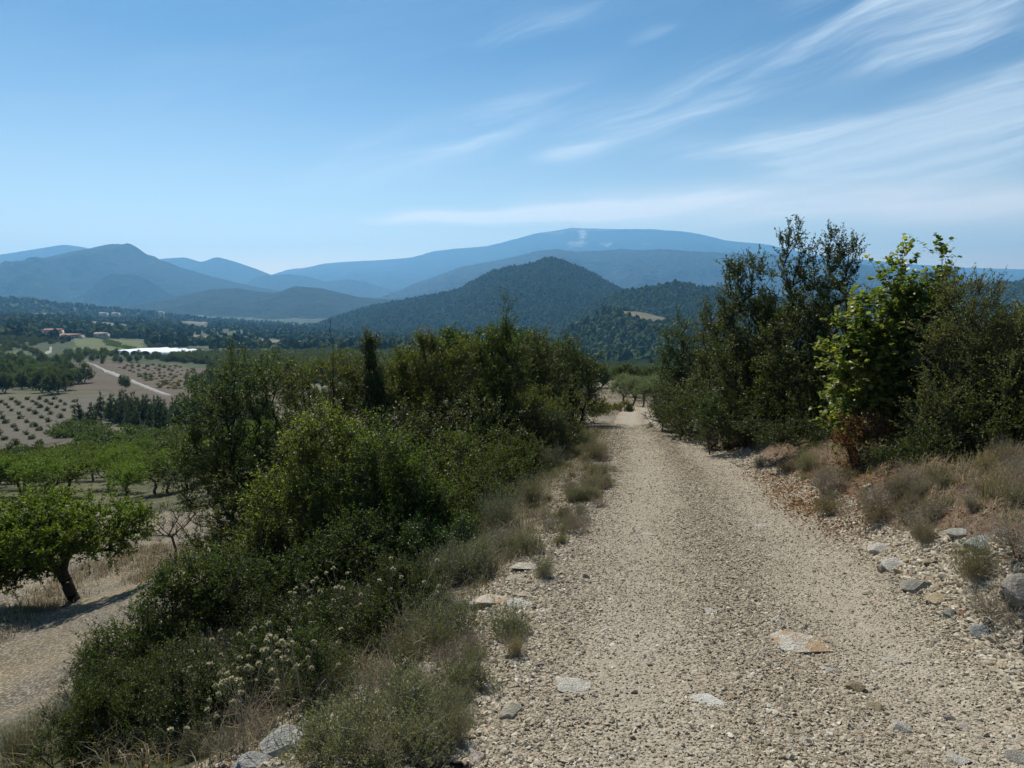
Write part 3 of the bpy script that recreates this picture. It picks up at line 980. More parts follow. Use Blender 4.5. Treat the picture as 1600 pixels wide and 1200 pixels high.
def grow(seed, lobes, clusters=160, twigs=7, twig_len=0.35, leaves=12, leaf=0.04, up=0.35, spread=0.7, droop=0.0, shell=0.45, stems=1, stem_r=0.05,
         width=0.5, shape='diamond', leaf_up=0.5, base_spread=0.1, tip_r=0.004, flat=1.0, bare=0.0, leaf_from=0.15):
    """a woody plant: clusters sit in the given lobes (x,y,z,rx,ry,rz), a branching skeleton joins them to the base, each carries leafy twigs"""
    rng = rs(seed)
    L = np.array(lobes, float)
    w = (L[:, 3] * L[:, 4] * L[:, 5]) ** 0.8
    w /= w.sum()
    li = rng.choice(len(L), clusters, p=w)
    d = unit(rng.normal(size=(clusters, 3)))
    rr_ = shell + (1 - shell) * rng.rand(clusters) ** 0.8
    rr_ *= 1 + 0.16 * rng.normal(size=clusters)
    C = L[li, :3] + d * L[li, 3:6] * rr_[:, None]
    C[:, 2] = np.maximum(C[:, 2], 0.05)
    Lc = L[li, :3]
    bases = np.stack([rng.normal(size=stems) * base_spread, rng.normal(size=stems) * base_spread, np.full(stems, -0.08)], 1)
    nodes = [b_ for b_ in bases]
    par = [-1] * stems
    order = np.argsort(np.linalg.norm(C - bases.mean(0), axis=1) + 0.2 * rng.rand(clusters))
    tipn = []
    plen = [0.0] * stems
    for ci in order:
        N = np.array(nodes)
        dist = np.linalg.norm(N - C[ci], axis=1)
        cost = dist + 0.30 * np.array(plen)
        k = int(np.argmin(cost))
        a, c = N[k], C[ci]
        steps = max(1, int(dist[k] / 0.22))
        prev = k
        for s_ in range(1, steps + 1):
            t = s_ / steps
            q = a + (c - a) * t
            if s_ < steps:
                q = q + rng.normal(size=3) * 0.035 * dist[k] + np.array([0, 0, 0.12 * dist[k] * math.sin(math.pi * t)])
            nodes.append(q)
            par.append(prev)
            plen.append(plen[prev] + dist[k] / steps)
            prev = len(nodes) - 1
        tipn.append((ci, prev))
    N = np.array(nodes)
    cnt = np.zeros(len(N))
    for _, k in tipn:
        while k >= 0:
            cnt[k] += 1
            k = par[k]
    par = np.array(par)
    rad = np.maximum(tip_r, stem_r * np.sqrt(cnt / max(1, cnt.max())))
    e = np.where(par >= 0)[0]
    tv, tf = tubes(N[par[e]], N[e], rad[par[e]] * 0.98, rad[e], 5)
    # twigs
    K = clusters * twigs
    ci = np.repeat(np.arange(clusters), twigs)
    out = unit(C[ci] - Lc[ci] * np.array([1, 1, 0.9]))
    td = unit(out * spread + rng.normal(size=(K, 3)) * 0.55 + np.array([0, 0, up]))
    tl = twig_len * (0.5 + 0.8 * rng.rand(K))
    t0 = C[ci] + rng.normal(size=(K, 3)) * 0.02
    mid = t0 + td * tl[:, None] * .5
    bend = rng.normal(size=(K, 3)) * 0.08 + np.array([0, 0, 0.10 * up - droop])
    t1 = t0 + td * tl[:, None] + bend * tl[:, None]
    mid[:, 2] = np.maximum(mid[:, 2], 0.01)
    t1[:, 2] = np.maximum(t1[:, 2], 0.01)
    mid = (t0 + t1) / 2
    v2, f2 = tubes(t0, t1, np.full(K, tip_r * .8), np.full(K, tip_r * .3), 3)
    wv_ = np.concatenate([tv, v2])
    wf = [tf, f2 + len(tv)]
    # leaves
    keep = np.where(rng.rand(K) >= bare)[0]
    if leaves <= 0:
        return wv_, wf, None
    n = len(keep) * leaves
    ki = np.repeat(keep, leaves)
    t = leaf_from + (1 - leaf_from) * rng.rand(n)
    p = np.where((t < .5)[:, None], t0[ki] + (mid[ki] - t0[ki]) * (t * 2)[:, None], mid[ki] + (t1[ki] - mid[ki]) * (t * 2 - 1)[:, None])
    ax = unit(td[ki] * 0.55 + rng.normal(size=(n, 3)) * 0.75 * np.array([1, 1, flat]) + np.array([0, 0, -droop]))
    sz = leaf * (0.55 + 0.7 * rng.rand(n))
    lv, lf, nf = leaf_geo(rng, p, ax, sz, width, 0.12, leaf_up, shape)
    ctint = rng.rand(clusters)
    tint = np.clip(0.30 * ctint[ci[ki]] + 0.70 * rng.rand(n) + 0.04 * rng.normal(size=n), 0, 1)
    return wv_, wf, (lv, lf, np.repeat(tint, nf))


def plant_meshes(name, leafmat, barkmat, **kw):
    wv_, wf, lv = grow(**kw)
    wm = make_mesh(name + '_wood', wv_, wf, [barkmat], smooth=True)
    lm = make_mesh(name + '_leaves', lv[0], [lv[1]], [leafmat], {'tint': ('FACE', lv[2])}) if lv else None
    return wm, lm


def plant(name, label, cat, loc, meshes, rz=0.0, sc=1.0, tint=(1, 1, 1), group=None, crown='foliage', wood='stem'):
    t = thing(name, label, cat, loc, rz, group, sc)
    kids = []
    if meshes[1] is not None:
        c = link(crown, meshes[1], t)
        c.color = (*tint, 1)
        kids.append(c)
    w = link(wood, meshes[0], t)
    kids.append(w)
    KIDS[t.name] = kids
    return t


def px_lobes(base, Z, lobes):
    """lobes given as seen (px, py, half width px, half height px, depth offset m, depth radius m) -> metres round the base"""
    out = []
    for px, py, hw, hh_, dy, ry in lobes:
        c = at(px, py, Z + dy)
        out.append((c[0] - base[0], c[1] - base[1], c[2] - base[2], hw * (Z + dy) / F, ry, hh_ * (Z + dy) / F))
    return out


def base_at(px, Z):
    q = at(px, 600, Z)
    x, y = q[0], q[1]
    return np.array([x, y, gz(x, y) - 0.02])


def big(name, label, cat, px, Z, lobes, leafmat, bark='bark', tint=(1, 1, 1), group=None, crown='foliage', wood='stem', **kw):
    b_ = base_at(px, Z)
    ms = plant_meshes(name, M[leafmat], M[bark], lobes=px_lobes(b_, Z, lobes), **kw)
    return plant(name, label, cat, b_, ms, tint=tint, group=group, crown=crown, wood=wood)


# ---- right of the track
big('holm_oak', 'tallest holm oak right of the track, three upright spires against the sky', 'tree', 1265, 13.6,
    [(1240, 410, 24, 60, 0, .35), (1302, 405, 16, 45, 0.2, .3), (1328, 410, 18, 40, 0.1, .3), (1270, 480, 58, 60, 0, .7), (1255, 560, 70, 80, 0, .9), (1262, 650, 75, 80, 0, .9)],
    'holm', 'bark_dark', (1.0, 1.0, 1.0), seed=11, clusters=420, twigs=8, twig_len=0.30, leaves=15, leaf=0.050, up=0.75, spread=0.5, stems=5, stem_r=.055, base_spread=.25, shell=.35, crown='crown', wood='trunk')
big('holm_oak', 'broad holm oak with ragged twin tops, second tallest right of the track', 'tree', 1178, 15.0,
    [(1150, 450, 22, 40, 0, .35), (1186, 430, 20, 42, 0.1, .35), (1165, 510, 46, 60, 0, .7), (1205, 520, 40, 55, .3, .7), (1150, 590, 50, 70, 0, .8), (1190, 640, 60, 65, 0, .9)],
    'holm', 'bark_dark', (.95, 1.0, .95), seed=12, clusters=360, twigs=8, twig_len=0.30, leaves=15, leaf=0.050, up=0.7, spread=0.5, stems=4, stem_r=.06, base_spread=.25, shell=.35, crown='crown', wood='trunk')
big('holm_oak', 'rounded dark holm oak nearest the olive grove on the right track edge', 'tree', 1070, 21.0,
    [(1062, 530, 28, 26, 0, .5), (1055, 575, 30, 40, 0, .6), (1085, 590, 32, 48, 0.2, .7), (1062, 628, 34, 36, 0, .7)],
    'holm', 'bark_dark', (.9, 1.05, 1.0), seed=13, clusters=230, twigs=7, twig_len=0.36, leaves=11, leaf=0.055, up=0.4, stems=3, stem_r=.07, shell=.4, crown='crown', wood='trunk')
big('holm_oak', 'olive-toned holm oak filling the gap behind the small bright shrub', 'tree', 1118, 18.0,
    [(1112, 505, 26, 30, 0, .5), (1120, 560, 38, 50, 0, .7), (1112, 625, 40, 45, 0, .7)],
    'holm', 'bark_dark', (1.15, 1.1, .85), seed=14, clusters=200, twigs=7, twig_len=0.34, leaves=11, leaf=0.05, up=0.5, stems=3, stem_r=.06, shell=.4, crown='crown', wood='trunk')
big('shrub', 'low leafy green shrub at the foot of the twin-topped holm oak', 'shrub', 1122, 14.6,
    [(1120, 655, 34, 28, 0, .45), (1150, 672, 22, 20, -.2, .35), (1105, 640, 16, 24, 0, .3)],
    'box_leaf', seed=15, clusters=90, twigs=7, twig_len=0.2, leaves=12, leaf=0.035, up=0.4, stems=3, stem_r=.02, tint=(.85, .9, .8))
big('lime_shrub', 'bright shrub of large round yellow-green leaves, a bare leader on top', 'shrub', 1385, 9.6,
    [(1468, 402, 5, 26, 0, .06), (1412, 420, 12, 26, 0, .12), (1386, 430, 6, 24, 0, .06), (1470, 440, 16, 26, 0, .15), (1432, 480, 46, 36, 0, .4), (1370, 520, 45, 55, -.1, .4), (1340, 565, 45, 65, -.2, .4), (1400, 580, 60, 65, 0, .5), (1350, 640, 48, 40, -.1, .4), (1430, 520, 50, 60, .1, .5), (1316, 560, 20, 30, 0, .2), (1385, 450, 16, 30, 0, .2)],
    'lime', 'bark', seed=16, clusters=400, twigs=5, twig_len=0.30, leaves=9, leaf=0.060, up=0.3, stems=5, stem_r=.028, base_spread=.2, shape='round', width=0.95, leaf_up=0.75, shell=.3, droop=.12, flat=.5)
big('grey_green_shrub', 'fine-leaved grey-green shrub in front of the lime-coloured shrub', 'shrub', 1490, 8.4,
    [(1510, 470, 40, 36, 0, .35), (1490, 535, 40, 50, 0, .45), (1540, 530, 34, 60, 0, .4), (1515, 610, 66, 70, 0, .5), (1480, 690, 75, 60, -.1, .5), (1455, 660, 34, 50, -.2, .3)],
    'grey_leaf', 'bark', (.95, 1.0, .72), seed=17, clusters=430, twigs=8, twig_len=0.22, leaves=12, leaf=0.025, up=0.55, stems=6, stem_r=.022, base_spread=.25, shell=.3)
big('grey_green_shrub', 'fine-leaved grey-green shrub cut off by the right picture edge', 'shrub', 1620, 7.8,
    [(1590, 540, 28, 40, 0, .3), (1640, 530, 50, 50, 0, .4), (1610, 610, 70, 60, 0, .5), (1590, 690, 60, 60, 0, .5), (1680, 620, 60, 90, 0, .5)],
    'grey_leaf', 'bark', (.9, 1.0, .68), seed=18, clusters=340, twigs=7, twig_len=0.24, leaves=12, leaf=0.027, up=0.5, stems=6, stem_r=.022, base_spread=.25, shell=.3)
big('withered_shrub', 'rust-brown withered shrub under the lime-coloured shrub', 'shrub', 1350, 8.9,
    [(1325, 690, 18, 34, 0, .15), (1350, 668, 34, 16, 0, .2), (1395, 675, 30, 22, .1, .2), (1332, 725, 22, 26, 0, .2)],
    'dead_leaf', 'bark_dark', seed=19, clusters=90, twigs=6, twig_len=0.13, leaves=9, leaf=0.03, up=0.2, stems=4, stem_r=.014, shell=.2)
big('scrub_oak', 'dark low shrub below the grey-green shrub on the right bank', 'shrub', 1470, 7.9,
    [(1400, 730, 40, 36, 0, .3), (1460, 715, 50, 45, 0, .35), (1530, 730, 60, 50, 0, .4), (1590, 750, 40, 40, 0, .3)],
    'oak', 'bark_dark', (.75, .8, .75), seed=20, clusters=200, twigs=7, twig_len=0.18, leaves=11, leaf=0.026, up=0.3, stems=5, stem_r=.018, base_spread=.3, shell=.2)
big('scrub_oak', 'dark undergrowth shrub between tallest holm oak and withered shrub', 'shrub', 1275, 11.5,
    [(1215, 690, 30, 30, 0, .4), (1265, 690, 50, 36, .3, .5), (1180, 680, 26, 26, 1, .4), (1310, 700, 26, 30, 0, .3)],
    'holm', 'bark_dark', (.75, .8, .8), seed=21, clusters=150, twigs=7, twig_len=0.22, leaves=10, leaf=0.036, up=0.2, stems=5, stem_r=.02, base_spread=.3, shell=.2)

# ---- left of the track, from far to near
big('holm_oak', 'round holm oak closing the hedge where the track bends', 'tree', 905, 23.0,
    [(880, 560, 34, 32, 0, .7), (905, 590, 28, 42, 0, .7), (912, 630, 26, 30, -.2, .6), (870, 610, 30, 50, 0, .7)],
    'holm', 'bark_dark', (.95, 1.05, .95), seed=31, clusters=260, twigs=7, twig_len=0.4, leaves=11, leaf=0.06, up=0.35, stems=3, stem_r=.07, shell=.4, crown='crown', wood='trunk')
big('holm_oak', 'dense holm oak just left of the hedge-end oak, dead twig above it', 'tree', 835, 19.5,
    [(835, 545, 28, 22, 0, .6), (820, 590, 40, 45, 0, .8), (855, 600, 36, 52, -.2, .8), (830, 650, 40, 36, 0, .7)],
    'holm', 'bark_dark', (1.05, 1.05, .95), seed=32, clusters=280, twigs=7, twig_len=0.36, leaves=12, leaf=0.052, up=0.35, stems=3, stem_r=.07, shell=.4, crown='crown', wood='trunk')
big('downy_oak', 'oak with the highest pointed shoot of the left hedge', 'tree', 775, 15.5,
    [(788, 495, 9, 22, 0, .15), (785, 525, 18, 24, 0, .25), (760, 560, 34, 36, 0, .5), (795, 590, 34, 50, 0, .6), (765, 650, 40, 60, 0, .7)],
    'oak', 'bark_dark', (.85, .95, .9), seed=33, clusters=300, twigs=8, twig_len=0.3, leaves=12, leaf=0.045, up=0.6, spread=.55, stems=4, stem_r=.05, shell=.35, crown='crown', wood='trunk')
big('downy_oak', 'olive-green scrub oak with several thin pale shoots, middle of the left hedge', 'tree', 680, 14.5,
    [(665, 545, 20, 20, 0, .3), (640, 585, 40, 36, 0, .6), (700, 580, 40, 34, 0, .6), (725, 560, 20, 24, 0, .3), (680, 640, 60, 60, 0, .8)],
    'oak', 'bark', (1.3, 1.15, .95), seed=34, clusters=340, twigs=8, twig_len=0.3, leaves=11, leaf=0.042, up=0.55, stems=5, stem_r=.045, shell=.35, crown='crown', wood='trunk')
big('holm_oak', 'narrow columnar holm oak standing above the hedge', 'tree', 578, 13.5,
    [(578, 545, 14, 18, 0, .16), (580, 570, 14, 26, 0, .2), (590, 625, 24, 45, 0, .3)],
    'holm', 'bark_dark', (1.0, 1.05, .9), seed=35, clusters=110, twigs=8, twig_len=0.22, leaves=12, leaf=0.038, up=0.9, spread=.35, stems=2, stem_r=.035, shell=.2, crown='crown', wood='trunk')
big('downy_oak', 'bushy oak with reddish upper leaves behind the columnar one', 'tree', 510, 14.0,
    [(525, 582, 46, 30, 0, .6), (556, 600, 26, 34, 0, .4), (460, 600, 30, 26, 0, .5), (500, 650, 60, 60, 0, .8), (560, 660, 40, 60, 0, .7), (590, 640, 40, 50, 0.2, .6), (620, 650, 36, 60, .2, .6)],
    'oak', 'bark', (1.25, 1.1, 1.05), seed=36, clusters=380, twigs=8, twig_len=0.3, leaves=11, leaf=0.04, up=0.4, stems=5, stem_r=.045, shell=.35, crown='crown', wood='trunk')
big('downy_oak', 'large glossy-leaved oak leaning over the orchard, leftmost of the hedge', 'tree', 385, 12.6,
    [(370, 580, 28, 30, 0, .4), (420, 600, 44, 44, 0, .7), (345, 640, 50, 44, 0, .7), (300, 680, 40, 34, 0, .5), (285, 730, 40, 30, -.1, .5), (360, 720, 70, 60, 0, .9), (430, 700, 60, 80, 0, .9), (330, 770, 50, 36, 0, .6), (400, 800, 60, 60, 0, .8)],
    'oak', 'bark_dark', (.9, 1.0, .95), seed=37, clusters=560, twigs=8, twig_len=0.3, leaves=11, leaf=0.042, up=0.25, stems=3, stem_r=.075, shell=.4, crown='crown', wood='trunk', leaf_up=.7)
big('scrub_oak', 'yellow-green sunlit shrub at the centre of the left thicket', 'shrub', 500, 8.8,
    [(505, 665, 34, 28, 0, .25), (475, 710, 36, 40, 0, .35), (545, 700, 32, 36, 0, .35), (500, 770, 50, 50, 0, .5), (430, 790, 40, 45, 0, .4), (415, 850, 30, 30, 0, .3)],
    'lime', 'bark', (1.0, .95, .85), seed=38, clusters=300, twigs=7, twig_len=0.22, leaves=11, leaf=0.034, up=0.4, stems=5, stem_r=.03, shell=.35)
big('scrub_oak', 'mid-green shrub with lit shoots above the low box bush', 'shrub', 610, 8.4,
    [(590, 710, 40, 32, 0, .4), (640, 740, 36, 34, 0, .4), (560, 760, 40, 44, 0, .4), (620, 800, 56, 44, 0, .5), (680, 780, 24, 30, .1, .3)],
    'fruit_leaf', 'bark', (.95, .95, .9), seed=39, clusters=300, twigs=7, twig_len=0.2, leaves=11, leaf=0.033, up=0.45, stems=5, stem_r=.028, shell=.35)
big('box_bush', 'low upright box bush, vivid dark green, above the verge', 'shrub', 690, 7.6,
    [(650, 850, 28, 36, 0, .25), (690, 860, 26, 34, 0, .25), (725, 845, 16, 32, 0, .15), (740, 850, 10, 26, 0, .1), (620, 890, 30, 30, 0, .3), (700, 900, 30, 24, -.3, .25), (650, 925, 34, 24, -.5, .25)],
    'box_leaf', 'bark', (.9, 1.1, .7), seed=40, clusters=170, twigs=8, twig_len=0.16, leaves=14, leaf=0.020, up=1.1, spread=.25, stems=6, stem_r=.012, base_spread=.3, shell=.2)
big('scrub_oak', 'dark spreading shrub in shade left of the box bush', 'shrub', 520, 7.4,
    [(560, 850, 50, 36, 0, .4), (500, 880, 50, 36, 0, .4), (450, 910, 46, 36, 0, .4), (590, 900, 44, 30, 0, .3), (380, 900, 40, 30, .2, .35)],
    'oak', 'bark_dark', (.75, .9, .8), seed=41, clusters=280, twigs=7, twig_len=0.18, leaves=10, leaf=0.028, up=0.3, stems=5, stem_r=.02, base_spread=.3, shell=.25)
big('scrub_oak', 'low glossy shrub overhanging the pale orchard terrace', 'shrub', 270, 7.8,
    [(300, 900, 36, 30, .1, .3), (265, 935, 40, 40, 0, .4), (215, 985, 50, 36, 0, .4), (165, 1030, 40, 36, -.1, .35), (310, 960, 50, 44, 0, .4), (250, 1020, 50, 40, 0, .4), (340, 890, 30, 30, 0, .3)],
    'fruit_leaf', 'bark', (.85, .85, .95), seed=42, clusters=330, twigs=7, twig_len=0.18, leaves=11, leaf=0.03, up=0.35, stems=5, stem_r=.022, base_spread=.3, shell=.3)
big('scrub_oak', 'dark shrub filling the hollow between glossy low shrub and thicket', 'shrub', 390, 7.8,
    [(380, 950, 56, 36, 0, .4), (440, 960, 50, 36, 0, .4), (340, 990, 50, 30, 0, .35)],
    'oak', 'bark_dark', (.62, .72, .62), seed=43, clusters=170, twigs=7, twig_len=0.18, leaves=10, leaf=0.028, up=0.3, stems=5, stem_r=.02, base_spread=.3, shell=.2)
big('broom_bush', 'bright green feathery bush beside the track before the bend', 'shrub', 860, 15.5,
    [(860, 690, 26, 32, 0, .4), (845, 680, 12, 26, 0, .2), (872, 672, 12, 22, 0, .2)],
    'box_leaf', 'bark', (1.0, 1.25, 1.0), seed=44, clusters=120, twigs=10, twig_len=0.34, leaves=14, leaf=0.04, up=1.3, spread=.3, stems=4, stem_r=.015, width=.12, shape='blade', shell=.2)


# ------------------------------------------------------------------ hedge foot and bank shrubs (copies)
def proto(name, cat, leafmat, bark, tint=(1, 1, 1), crown='foliage', wood='stem', **kw):
    ms = plant_meshes(name, M[leafmat], M[bark], **kw)
    return (name, cat, ms, tint, crown, wood)


def put(pr, x, y, sc, rz, label, group=None, tint=None, dz=0.0, name=None):
    nm, cat, ms, t0, crown, wood = pr
    return plant(name or nm, label, cat, (x, y, gz(x, y) + dz), ms, rz, sc, tint or t0, group, crown, wood)


rng = random.Random(5)
DOME = [(0, 0, .45, .55, .55, .5), (.35, .1, .3, .4, .4, .35), (-.3, -.15, .35, .4, .4, .4)]
SCR = [proto('scrub_oak', 'shrub', 'oak', 'bark_dark', seed=60 + i, lobes=[(0, 0, .55, .6, .6, .6), (.4, .1, .4, .5, .45, .5), (-.35, -.2, .5, .5, .5, .55), (.05, .25, .95, .3, .3, .3)], clusters=110, twigs=8, twig_len=.24,
             leaves=12, leaf=.036, up=.4, stems=5, stem_r=.02, base_spread=.2, shell=.3) for i in range(2)]
HLM = [proto('holm_oak_bush', 'shrub', 'holm', 'bark_dark', seed=64 + i, lobes=[(0, 0, .6, .6, .6, .65), (.4, .1, .4, .5, .45, .5), (-.35, -.2, .7, .4, .4, .6)], clusters=110, twigs=8, twig_len=.24,
             leaves=12, leaf=.036, up=.6, stems=5, stem_r=.02, base_spread=.2, shell=.3) for i in range(2)]
# (px, Z, scale)
foot = [(870, 17, 1.1), (840, 16.5, 1.3), (800, 14.6, 1.2), (760, 13.2, 1.3), (790, 17, 1.5), (735, 14.0, 1.5), (690, 12.6, 1.4), (650, 12.0, 1.4), (610, 11.6, 1.5), (720, 11.4, 1.0),
        (560, 11.0, 1.5), (590, 13.0, 1.7), (640, 15.0, 1.8), (520, 12.0, 1.7), (460, 11.0, 1.5), (430, 12.5, 1.6), (480, 9.6, 1.2), (400, 10.4, 1.3), (350, 10.6, 1.1), (560, 9.2, 1.1), (660, 9.4, 1.1), (620, 10.2, 1.3), (440, 8.6, .9), (380, 9.2, .9),
        (890, 24.5, 1.3), (830, 22.0, 1.6)]
for i, (px, Z, sc) in enumerate(foot):
    q = at(px, 600, Z)
    pr = (SCR + HLM)[i % 4]
    v = 0.8 + 0.4 * rng.random()
    put(pr, q[0], q[1], sc, rng.random() * 6.28, 'leafy scrub bush packed into the foot of the hedge left of the track', 'bushes packed into the hedge foot', (v * (0.9 + .3 * rng.random()), v, v * .9))
rfoot = [(1040, 20, .8), (1065, 18.5, .9), (1085, 17.5, 1.0), (1150, 15.2, 1.0), (1130, 16, 1.1), (1180, 14.2, .9), (1220, 13.6, 1.1), (1260, 12.8, .9), (1400, 10.6, 1.1), (1450, 10.2, 1.3), (1530, 9.6, 1.3), (1600, 9.4, 1.4), (1240, 15.5, 1.5),
         (1100, 19.5, 1.4), (1290, 14.8, 1.6), (1660, 8.6, 1.3), (1560, 11, 1.5), (1410, 9.2, .7), (1570, 8.2, .8), (1640, 7.4, .8)]
for i, (px, Z, sc) in enumerate(rfoot):
    q = at(px, 600, Z)
    pr = (HLM + SCR)[i % 4]
    v = 0.75 + 0.35 * rng.random()
    put(pr, q[0], q[1], sc, rng.random() * 6.28, 'dark bush crowded under the trees right of the track', 'bushes crowded under the trees on the right', (v, v, v))

for px, py in scatter_px(58, [(110, 1090), (230, 1010), (420, 930), (600, 880), (690, 900), (660, 970), (540, 1070), (360, 1150), (140, 1190)], 66):
    p, Z = hit(px, py)
    v = rng.uniform(.6, .95)
    put(rng.choice(SCR + HLM), p[0], p[1], rng.uniform(.28, .5), rng.random() * 6.28, 'dark leafy scrub creeping down the bank at the lower left', 'scrub creeping down the left bank', (v, v * rng.uniform(.95, 1.15), v * .8), -.05)
for px, Z, sc, v in ((745, 9.0, .7, .9), (770, 10.4, .8, .9), (800, 12.2, .8, 1.0), (830, 14.4, .8, .85), (715, 7.9, .5, 1.1), (675, 8.4, .7, 1.0), (865, 17.0, .8, 1.0), (590, 7.6, .6, .85), (640, 7.9, .6, 1.0)):
    q = at(px, 600, Z)
    put(SCR[0 if Z > 10 else 1], q[0], q[1], sc, px, 'scrub bush at the front edge of the hedge beside the verge', 'front edge scrub of the left hedge', (v, v * 1.05, v * .8), -.05)

# bare small tree at the terrace edge
b_ = base_at(262, 17.0)
wm, _ = plant_meshes('bare_tree', None, M['bark'], seed=70, lobes=px_lobes(b_, 17.0, [(240, 815, 22, 26, 0, .35), (285, 800, 26, 34, 0, .4), (265, 830, 34, 26, 0, .4)]), clusters=60, twigs=7, twig_len=.3, leaves=0, stems=3, stem_r=.03, up=.6, tip_r=.005)
plant('bare_tree', 'small leafless tree at the edge of the pale orchard terrace', 'tree', b_, (wm, None), wood='trunk')
# dead twigs standing above the hedge
for px, Z, top, lab in ((520, 13.2, 520, 'dead twiggy stem above the reddish oak, left of the columnar oak'), (690, 15.0, 522, 'thin dead stem above the middle of the left hedge'), (822, 21, 488, 'dead fir-like spike above the dense holm oak')):
    b_ = base_at(px, Z)
    h = at(px, top, Z)[2] - b_[2]
    wm, _ = plant_meshes('dead_stem', None, M['bark_dark'], seed=int(px), lobes=[(0, 0, h * .5, .02, .02, h * .48)], clusters=22, twigs=5, twig_len=.16, spread=.2, leaves=0, stems=1, stem_r=.025, up=.5, tip_r=.005, base_spread=.01)
    plant('dead_stem', lab, 'dead tree', b_, (wm, None), wood='trunk')

# ---- near dry subshrubs
SUB = [proto('dry_subshrub', 'subshrub', 'grey_leaf', 'bark_pale', seed=80 + i, lobes=[(0, 0, .08, .2, .2, .14), (.08, .05, .06, .15, .15, .11)], clusters=60, twigs=8, twig_len=.11,
             leaves=9, leaf=.014, up=1.0, spread=.5, stems=8, stem_r=.005, base_spread=.03, shell=.1, tip_r=.0016, width=.45) for i in range(3)]
TWG = [proto('grey_twiggy_shrub', 'subshrub', 'grey_twig', 'bark_pale', seed=84 + i, lobes=[(0, 0, .09, .22, .22, .14), (-.08, .05, .07, .15, .15, .11)], clusters=60, twigs=8, twig_len=.10,
             leaves=5, leaf=.012, up=.7, spread=.5, stems=8, stem_r=.006, base_spread=.03, shell=.1, tip_r=.0014, width=.3) for i in range(3)]
LAV = [proto('lavender_tuft', 'subshrub', 'grey_leaf', 'bark_pale', seed=88 + i, lobes=[(0, 0, .05, .12, .12, .07)], clusters=40, twigs=10, twig_len=.22,
             leaves=7, leaf=.02, up=1.6, spread=.5, stems=6, stem_r=.004, base_spread=.03, shell=.1, tip_r=.0013, width=.2, shape='blade') for i in range(2)]
nearp = [  # (px, py of foot, kind, scale, tint, label)
    (630, 1140, 0, 1.15, (1, 1.05, .9), 'grey-green subshrub with brown litter round it, bottom verge left of the track'),
    (350, 1040, 1, 1.5, (.9, .9, .9), 'grey twiggy cushion below the glossy low shrub'),
    (500, 1075, 1, 1.1, (.95, .95, 1), 'grey cushion beside the small pale stone'),
    (590, 985, 1, 1.2, (1, 1, 1), 'large grey twiggy cushion below the orange-topped slab'),
    (690, 1000, 0, 1.1, (.95, 1, .95), 'grey-green cushion beside the orange-topped slab'),
    (790, 990, 0, .75, (1, 1.05, .95), 'small grey-green tuft under the white slab'),
    (850, 905, 2, .6, (1.15, 1.1, .85), 'small straw-green tuft at the track edge beside the pale slabs'),
    (740, 1080, 0, .7, (1, 1, .9), 'sparse tuft at the track edge between the slab and the picture bottom'),
    (805, 1025, 2, .45, (1.7, 1.3, .8), 'tiny ochre tuft on the track edge'),
    (555, 1190, 0, 1.0, (1.1, 1.15, .9), 'green-grey tuft cut off by the picture bottom near the jagged rock'),
    (650, 1195, 0, .8, (1.1, 1.1, .9), 'low tuft cut off by the picture bottom near the track'),
    (240, 1110, 1, 1.6, (.75, .75, .7), 'dark twiggy heap at the lower left of the bank'),
    (130, 1160, 1, 1.6, (.7, .75, .65), 'dark twiggy heap nearest the bottom left corner'),
    (320, 1150, 1, 1.3, (.8, .8, .7), 'dark twiggy heap between the seed heads and the bottom edge'),
    (830, 790, 2, 1.3, (1.2, 1.1, .85), 'tall straw-coloured clump on the verge beside the thicket'),
    (780, 830, 2, 1.5, (1.0, 1.05, .9), 'tall grey-green clump at the verge above the box bush'),
    (730, 905, 0, 1.3, (.9, .95, .85), 'grey-green cushion at the foot of the box bush'),
    (860, 735, 2, 1.5, (1.0, 1.05, .85), 'grey-green clump below the bright feathery bush'),
    (925, 770, 2, 1.0, (1.4, 1.15, .8), 'straw clump with shadow on the verge beyond the thicket'),
    (930, 720, 2, 1.2, (1.3, 1.1, .85), 'straw clump on the verge beside the bright feathery bush'),
    (910, 700, 0, 1.4, (1.0, 1.2, .8), 'low green tuft on the verge right of the bright feathery bush'),
    (1370, 800, 1, 1.4, (1.05, 1.0, .95), 'big pale dry cushion on the right bank above the pale boulder'),
    (1440, 830, 1, 1.3, (1.0, .95, .9), 'dry cushion leaning over the stones on the right bank'),
    (1300, 765, 1, 1.2, (1.05, 1.0, .95), 'dry grey cushion beside the red leaf litter'),
    (1520, 910, 2, .9, (1.3, 1.1, .75), 'ochre-green grass tuft among the stones on the right bank'),
    (1560, 970, 1, 1.0, (1.3, 1.2, 1.1), 'bleached twiggy tangle above the track at the right edge'),
    (1260, 740, 2, 1.2, (1.4, 1.4, .8), 'yellow-green clump at the foot of the tallest holm oak'),
    (1590, 860, 1, 1.1, (1.2, 1.1, 1), 'bleached dry cushion at the right picture edge'),
]
for px, py, k, sc, ti, lab in nearp:
    p, Z = hit(px, py)
    pr = (SUB, TWG, LAV)[k][rng.randrange(2)]
    put(pr, p[0], p[1], sc, rng.random() * 6.28, lab, None, ti, -0.01)
# keep the larger stones clear of plants
CLEARPX = [(765, 942), (745, 950), (815, 946), (826, 888), (806, 906), (847, 912), (722, 948), (455, 1172), (400, 1195), (430, 1185), (530, 1104), (1375, 864), (1397, 888), (1432, 920), (1464, 939), (1497, 836), (1538, 856), (1566, 836), (1590, 935), (1545, 880), (1508, 864)]
CLEARXY = hit_many([p[0] for p in CLEARPX], [p[1] + 6 for p in CLEARPX])[:, :2]


